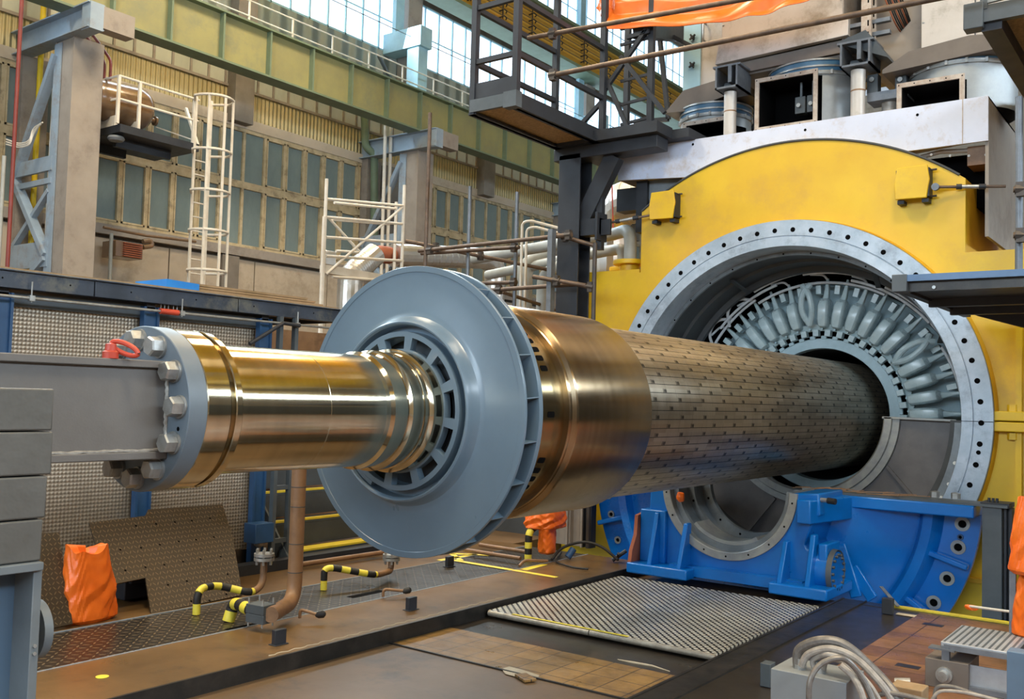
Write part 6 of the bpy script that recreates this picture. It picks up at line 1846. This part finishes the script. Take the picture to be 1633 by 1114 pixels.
d2 = cyl_duct('bushing_duct', -3.60, 10.35, .50, 4.505, 5.28, 'grey round duct with a square black opening, middle of the three', (-158, -65), 5.07)
frame_open(d2, -4.065, -3.385, 4.52, 5.10, 9.74, .45)
m = MB(); m.box((-4.02, 9.76, 4.52), (-3.43, 10.1, 4.56)); m.build('opening_floor', M['inner_dark'], d2)
for dx in (.37, .50):
    m = MB(); m.box((-4.05 + dx, 9.9, 4.70), (-4.05 + dx + .11, 10.0, 4.88)); m.build('contact_block', M['slate'], d2, bevel=.004)
    m = MB(); m.tube([(-4.05 + dx + .05, 9.9, 4.78), (-4.05 + dx + .05, 9.86, 4.78)], .022, 14); m.build('contact_stud', M['bolt'], d2)
    m = MB(); m.tube([(-4.05 + dx + .05, 9.95, 4.88), (-4.05 + dx + .05, 9.95, 5.05)], .014, 10); m.build('contact_rod', M['inner_band'], d2)
d3 = cyl_duct('bushing_duct', -2.12, 10.35, .50, 4.505, 5.13, 'grey round duct partly hidden by the lilac beam, rightmost of the three', (-164, -74), 4.77)
frame_open(d3, -2.60, -1.98, 4.22, 4.80, 9.76, .45)
d1 = cyl_duct('bushing_duct', -4.98, 10.75, .42, 4.505, 5.18, 'grey round duct lowest behind the pipe support, leftmost of the three', (-114, -8), 4.87)
frame_open(d1, -5.15, -4.55, 4.40, 4.90, 10.2, .4)


def cabinet(name, x0, x1, y0, y1, z0, z1, lab, skirt=True, mat='grey_box', tri=None):
    root = thing(name, lab, 'cabinet', (x0, y0, z0))
    m = MB(); m.box((x0, y0, z0), (x1, y1, z1)); m.build('casing', M[mat], root, bevel=.006)
    for x in (x0 + .02, x1 - .02):
        for z in [z0 + .06 + .28 * i for i in range(int((z1 - z0) / .28))]:
            m = MB(); m.lathe([(y0, .011), (y0 - .008, .009), (y0 - .01, .001)], (x, z), n=10); m.build('screw', M['bolt'], root)
    return root


c2_ = cabinet('terminal_cabinet', -4.56, -3.20, 9.95, 11.2, 5.52, 8.2, 'large grey steel terminal cabinet above the middle duct')
m = MB(); m.prism([(-4.60, 5.40), (-3.12, 5.44), (-3.12, 5.66), (-4.56, 5.66)], 9.88, 9.95); m.build('skirt_panel', M['grey_box'], c2_, bevel=.004)
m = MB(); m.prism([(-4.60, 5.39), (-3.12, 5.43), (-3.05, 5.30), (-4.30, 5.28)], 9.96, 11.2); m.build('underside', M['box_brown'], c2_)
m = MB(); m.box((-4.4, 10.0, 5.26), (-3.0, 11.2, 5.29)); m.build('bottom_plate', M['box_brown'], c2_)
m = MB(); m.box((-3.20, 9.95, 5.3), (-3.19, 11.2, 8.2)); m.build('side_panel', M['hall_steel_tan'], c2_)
c3_ = cabinet('terminal_cabinet', -2.42, -1.1, 9.95, 11.2, 5.10, 8.0, 'grey steel terminal cabinet at the upper right with riveted panels')
m = MB(); m.box((-3.05, 10.3, 5.2), (-2.42, 11.2, 8.0)); m.build('side_wing', M['hall_steel_tan'], c3_)
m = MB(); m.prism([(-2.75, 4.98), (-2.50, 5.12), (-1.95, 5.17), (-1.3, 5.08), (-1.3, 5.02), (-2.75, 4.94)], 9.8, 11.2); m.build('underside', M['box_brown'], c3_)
m = MB(); m.box((-1.93, 9.94, 5.15), (-1.92, 9.952, 8.0)); m.build('panel_joint', M['inner_dark'], c3_)
cc = PY(1548, 73, 9.94)
m = MB(); m.lathe([(9.945, .04), (9.935, .04), (9.935, .025), (9.93, .02), (9.93, .001)], (cc.x, cc.z), n=24); m.build('lock', M['bolt'], c3_)
c1_ = cabinet('terminal_cabinet', -5.35, -4.70, 10.6, 11.6, 5.35, 7.6, 'grey cabinet with star knobs behind, leftmost of the terminal cabinets')
m = MB(); m.box((-5.35, 10.58, 5.35), (-5.12, 10.60, 7.6)); m.build('edge_panel', M['pale_blue'], c1_)
for z in [PY(1105, y, 10.57).z for y in (60, 104, 149)]:
    x = PY(1105, 60, 10.57).x; m = MB()
    for k in range(4): m.bar((x, 10.56, z), (x + .045 * math.cos(k * PI / 2 + .6), 10.55, z + .045 * math.sin(k * PI / 2 + .6)), .018, .018)
    m.lathe([(10.60, .02), (10.54, .02), (10.54, .001)], (x, z), n=12); m.build('star_knob', M['black_rubber'], c1_)
m = MB(); m.tube(smooth_path([(-5.06, 10.6, 5.98), (-5.06, 10.52, 5.98), (-5.06, 10.52, 6.2), (-5.06, 10.6, 6.2)], .03), .012, 8); m.build('door_handle', M['bolt'], c1_)
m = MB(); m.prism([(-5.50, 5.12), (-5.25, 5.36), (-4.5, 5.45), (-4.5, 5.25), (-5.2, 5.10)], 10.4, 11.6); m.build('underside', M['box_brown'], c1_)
m = MB(); m.box((-5.3, 11.0, 4.5), (-4.6, 11.6, 5.3)); m.build('base', M['inner_dark'], c1_)


def pipe_support(px_, yb_, Y, r, ztop, lb, w=.30):
    c = PY(px_, yb_, Y)
    root = thing('pipe_support', lb, 'support', (c.x, Y, 4.505))
    m = MB(); m.lathe([(4.505, r), (ztop - .02, r)], (c.x, Y), axis='z', n=32); m.build('leg_tube', M['grey_box'], root)
    zj = 4.5 + (ztop - 4.5) * .55
    m = MB(); m.lathe([(zj, r * 1.0), (zj + .004, r * 1.03), (zj + .012, r * 1.03), (zj + .016, r)], (c.x, Y), axis='z', n=32); m.build('tube_joint', M['brown_pipe'], root)
    x0, x1 = c.x - w / 2, c.x + w / 2; h = .24
    for q in ((x0, x1, ztop, ztop + .02), (x0 - .03, x1 + .03, ztop + h, ztop + h + .02), (x0, x0 + .02, ztop, ztop + h), (x1 - .02, x1, ztop, ztop + h)):
        m = MB(); m.box((q[0], Y - .12, q[2]), (q[1], Y + .25, q[3])); m.build('saddle_plate', M['scaff_grey'], root)
    m = MB(); m.box((c.x + .02, Y - .12, ztop + .06), (c.x + .06, Y + .25, ztop + h)); m.build('saddle_web', M['scaff_grey'], root)
    m = MB(); m.tube([(c.x - .1, Y + .1, ztop + .08), (c.x + .08, Y + .1, ztop + .08)], .05, 14); m.build('roller', M['inner_band'], root)
pipe_support(1164, 200, 9.80, .068, PY(1164, 145, 9.80).z, 'grey tubular support with box saddle left of the middle duct', .26)
pipe_support(1368, 180, 9.80, .072, PY(1368, 110, 9.80).z, 'grey tubular support with box saddle right of the middle duct', .30)
# small support bridge between ducts
sb = thing('support_bridge', 'short grey bridging beam with bolted lugs between the middle and right ducts', 'beam', (-2.8, 10.2, 4.7))
a, b = PY(1385, 152, 10.0), PY(1450, 150, 10.0)
m = MB(); m.box((a.x, 9.95, b.z - .03), (b.x, 10.2, b.z + .06)); m.build('bridge_beam', M['scaff_grey'], sb)
for px_ in (1392, 1437):
    c = PY(px_, 130, 10.0); m = MB(); m.box((c.x - .055, 9.98, b.z + .06), (c.x + .055, 10.1, c.z + .07)); m.build('lug', M['slate'], sb, bevel=.004)
    m = MB(); m.tube([(c.x, 9.98, c.z + .01), (c.x, 9.95, c.z + .01)], .025, 12); m.build('lug_bolt', M['bolt'], sb)
c = PY(1415, 170, 10.0); m = MB(); m.lathe([(4.5, .08), (b.z - .03, .08)], (c.x, 10.1), axis='z', n=24); m.build('bridge_leg', M['grey_box'], sb)
# vertical slotted channel and wiring rack between cabinets
wr_ = thing('wiring_rack', 'slotted cable rack with wires between the two large cabinets', 'rack', (-3.0, 9.9, 5.4))
for px_, w_ in ((1381, .10), (1391, .07)):
    c = PY(px_, 60, 9.85 if px_ < 1385 else 9.95); m = MB(); m.box((c.x - w_ / 2, c.y, 5.30), (c.x + w_ / 2, c.y + .03, 7.4)); m.build('slotted_channel', M['rim_rust'], wr_)
    m = MB()
    for i in range(16): m.box((c.x + w_ * .25 - .012, c.y - .002, 5.36 + i * .12), (c.x + w_ * .25 + .002, c.y, 5.42 + i * .12))
    m.build('channel_slots', M['dark'], wr_)
rnd = random.Random(6)
for k in range(9):
    x = -2.86 + .012 * k; m = MB(); m.tube(smooth_path([(x, 9.98, 7.2), (x + .04, 9.95, 5.9 + .02 * k), (x + .14, 10.15, 5.55 + .02 * k), (x + .16, 10.5, 5.5)], .1), .008, 6)
    m.build('wire', M['rust'] if k % 3 == 0 else M['black_rubber'], wr_)
for z in (5.42, 5.55):
    m = MB(); m.bar((-3.15, 9.97, z), (-2.72, 9.97, z), .06, .04); m.build('rack_bar', M['scaff_grey'], wr_)
m = MB(); a, b = PY(1345, 78, 10.0), PY(1423, 100, 10.0); m.prism([(a.x, a.z - .02), (b.x + .02, b.z - .02), (b.x, b.z + .03), (a.x + .3, a.z + .06)], 9.75, 10.6); m.build('rack_plate', M['slate'], wr_)
# flange below the lilac beam on the right
lf = thing('lower_flange', 'rust rimmed duct flange below the right end of the lilac beam', 'flange', (-2.1, 9.9, 3.8))
a, b = PY(1450, 243, 9.75), PY(1556, 222, 9.75)
m = MB(); m.bar((a.x, 9.75, a.z), (b.x, 9.75, b.z), .02, .05); m.build('rim', M['rim_rust'], lf)
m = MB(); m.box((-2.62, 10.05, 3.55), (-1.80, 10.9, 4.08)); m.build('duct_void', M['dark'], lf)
a, b = PY(1556, 222, 9.75), PY(1582, 250, 9.9)
m = MB(); m.box((-1.95, 9.75, 3.90), (-1.785, 10.9, 4.08)); m.build('side_cheek', M['brown_pipe'], lf)
m = MB(); m.tube([PY(1463, 252, 9.8), PY(1500, 242, 9.78), PY(1545, 240, 9.78), PY(1578, 248, 9.8)], .022, 10); m.build('curved_rail', M['hall_steel_tan'], lf)
for px_ in (1485, 1515, 1545, 1572):
    c = PY(px_, 249 - abs(px_ - 1530) * .06, 9.74); m = MB(); m.lathe([(9.76, .012), (9.74, .012), (9.74, .001)], (c.x, c.z), n=10); m.build('rail_bolt', M['white'], lf)
# orange sheet above the gallery
sh_ = MB(); n1, n2 = 60, 16; rnd = random.Random(9)
lo = [(946, 10), (958, 28), (966, 44), (1040, 40), (1120, 36), (1180, 26), (1230, 16), (1290, -6)]
lo_w = [PY(x, y, 9.3 - .004 * (i * 8)) for i, (x, y) in enumerate(lo)]
def along(t):
    f_ = t * (len(lo_w) - 1); i = min(int(f_), len(lo_w) - 2); return lo_w[i].lerp(lo_w[i + 1], f_ - i)
vs = []; fs = []; n2 = 40
for j in range(n2 + 1):
    for i in range(n1 + 1):
        t = i / n1; p = along(t); v = j / n2
        fold = abs(((v * 3.4 + .9 * math.sin(t * 4) + .3 * math.sin(t * 13)) % 2) - 1) - .5
        vs.append(Vector((p.x + (.12 * (1 - t) ** 3) * v, p.y + .06 + .2 * v + .06 * fold * min(1, v * 8) + .02 * math.sin(t * 40) * (1 - v), p.z + .5 * v + .006 * math.sin(t * 37))))
for j in range(n2):
    for i in range(n1): a = j * (n1 + 1) + i; fs.append((a, a + 1, a + n1 + 2, a + n1 + 1))
sh_.add(vs, fs); o = sh_.build('plastic_sheet', M['orange'], sharp=30); tag(o, 'orange translucent plastic sheet draped at the top above the gallery', 'sheet')
md = o.modifiers.new('solid', 'SOLIDIFY'); md.thickness = .004
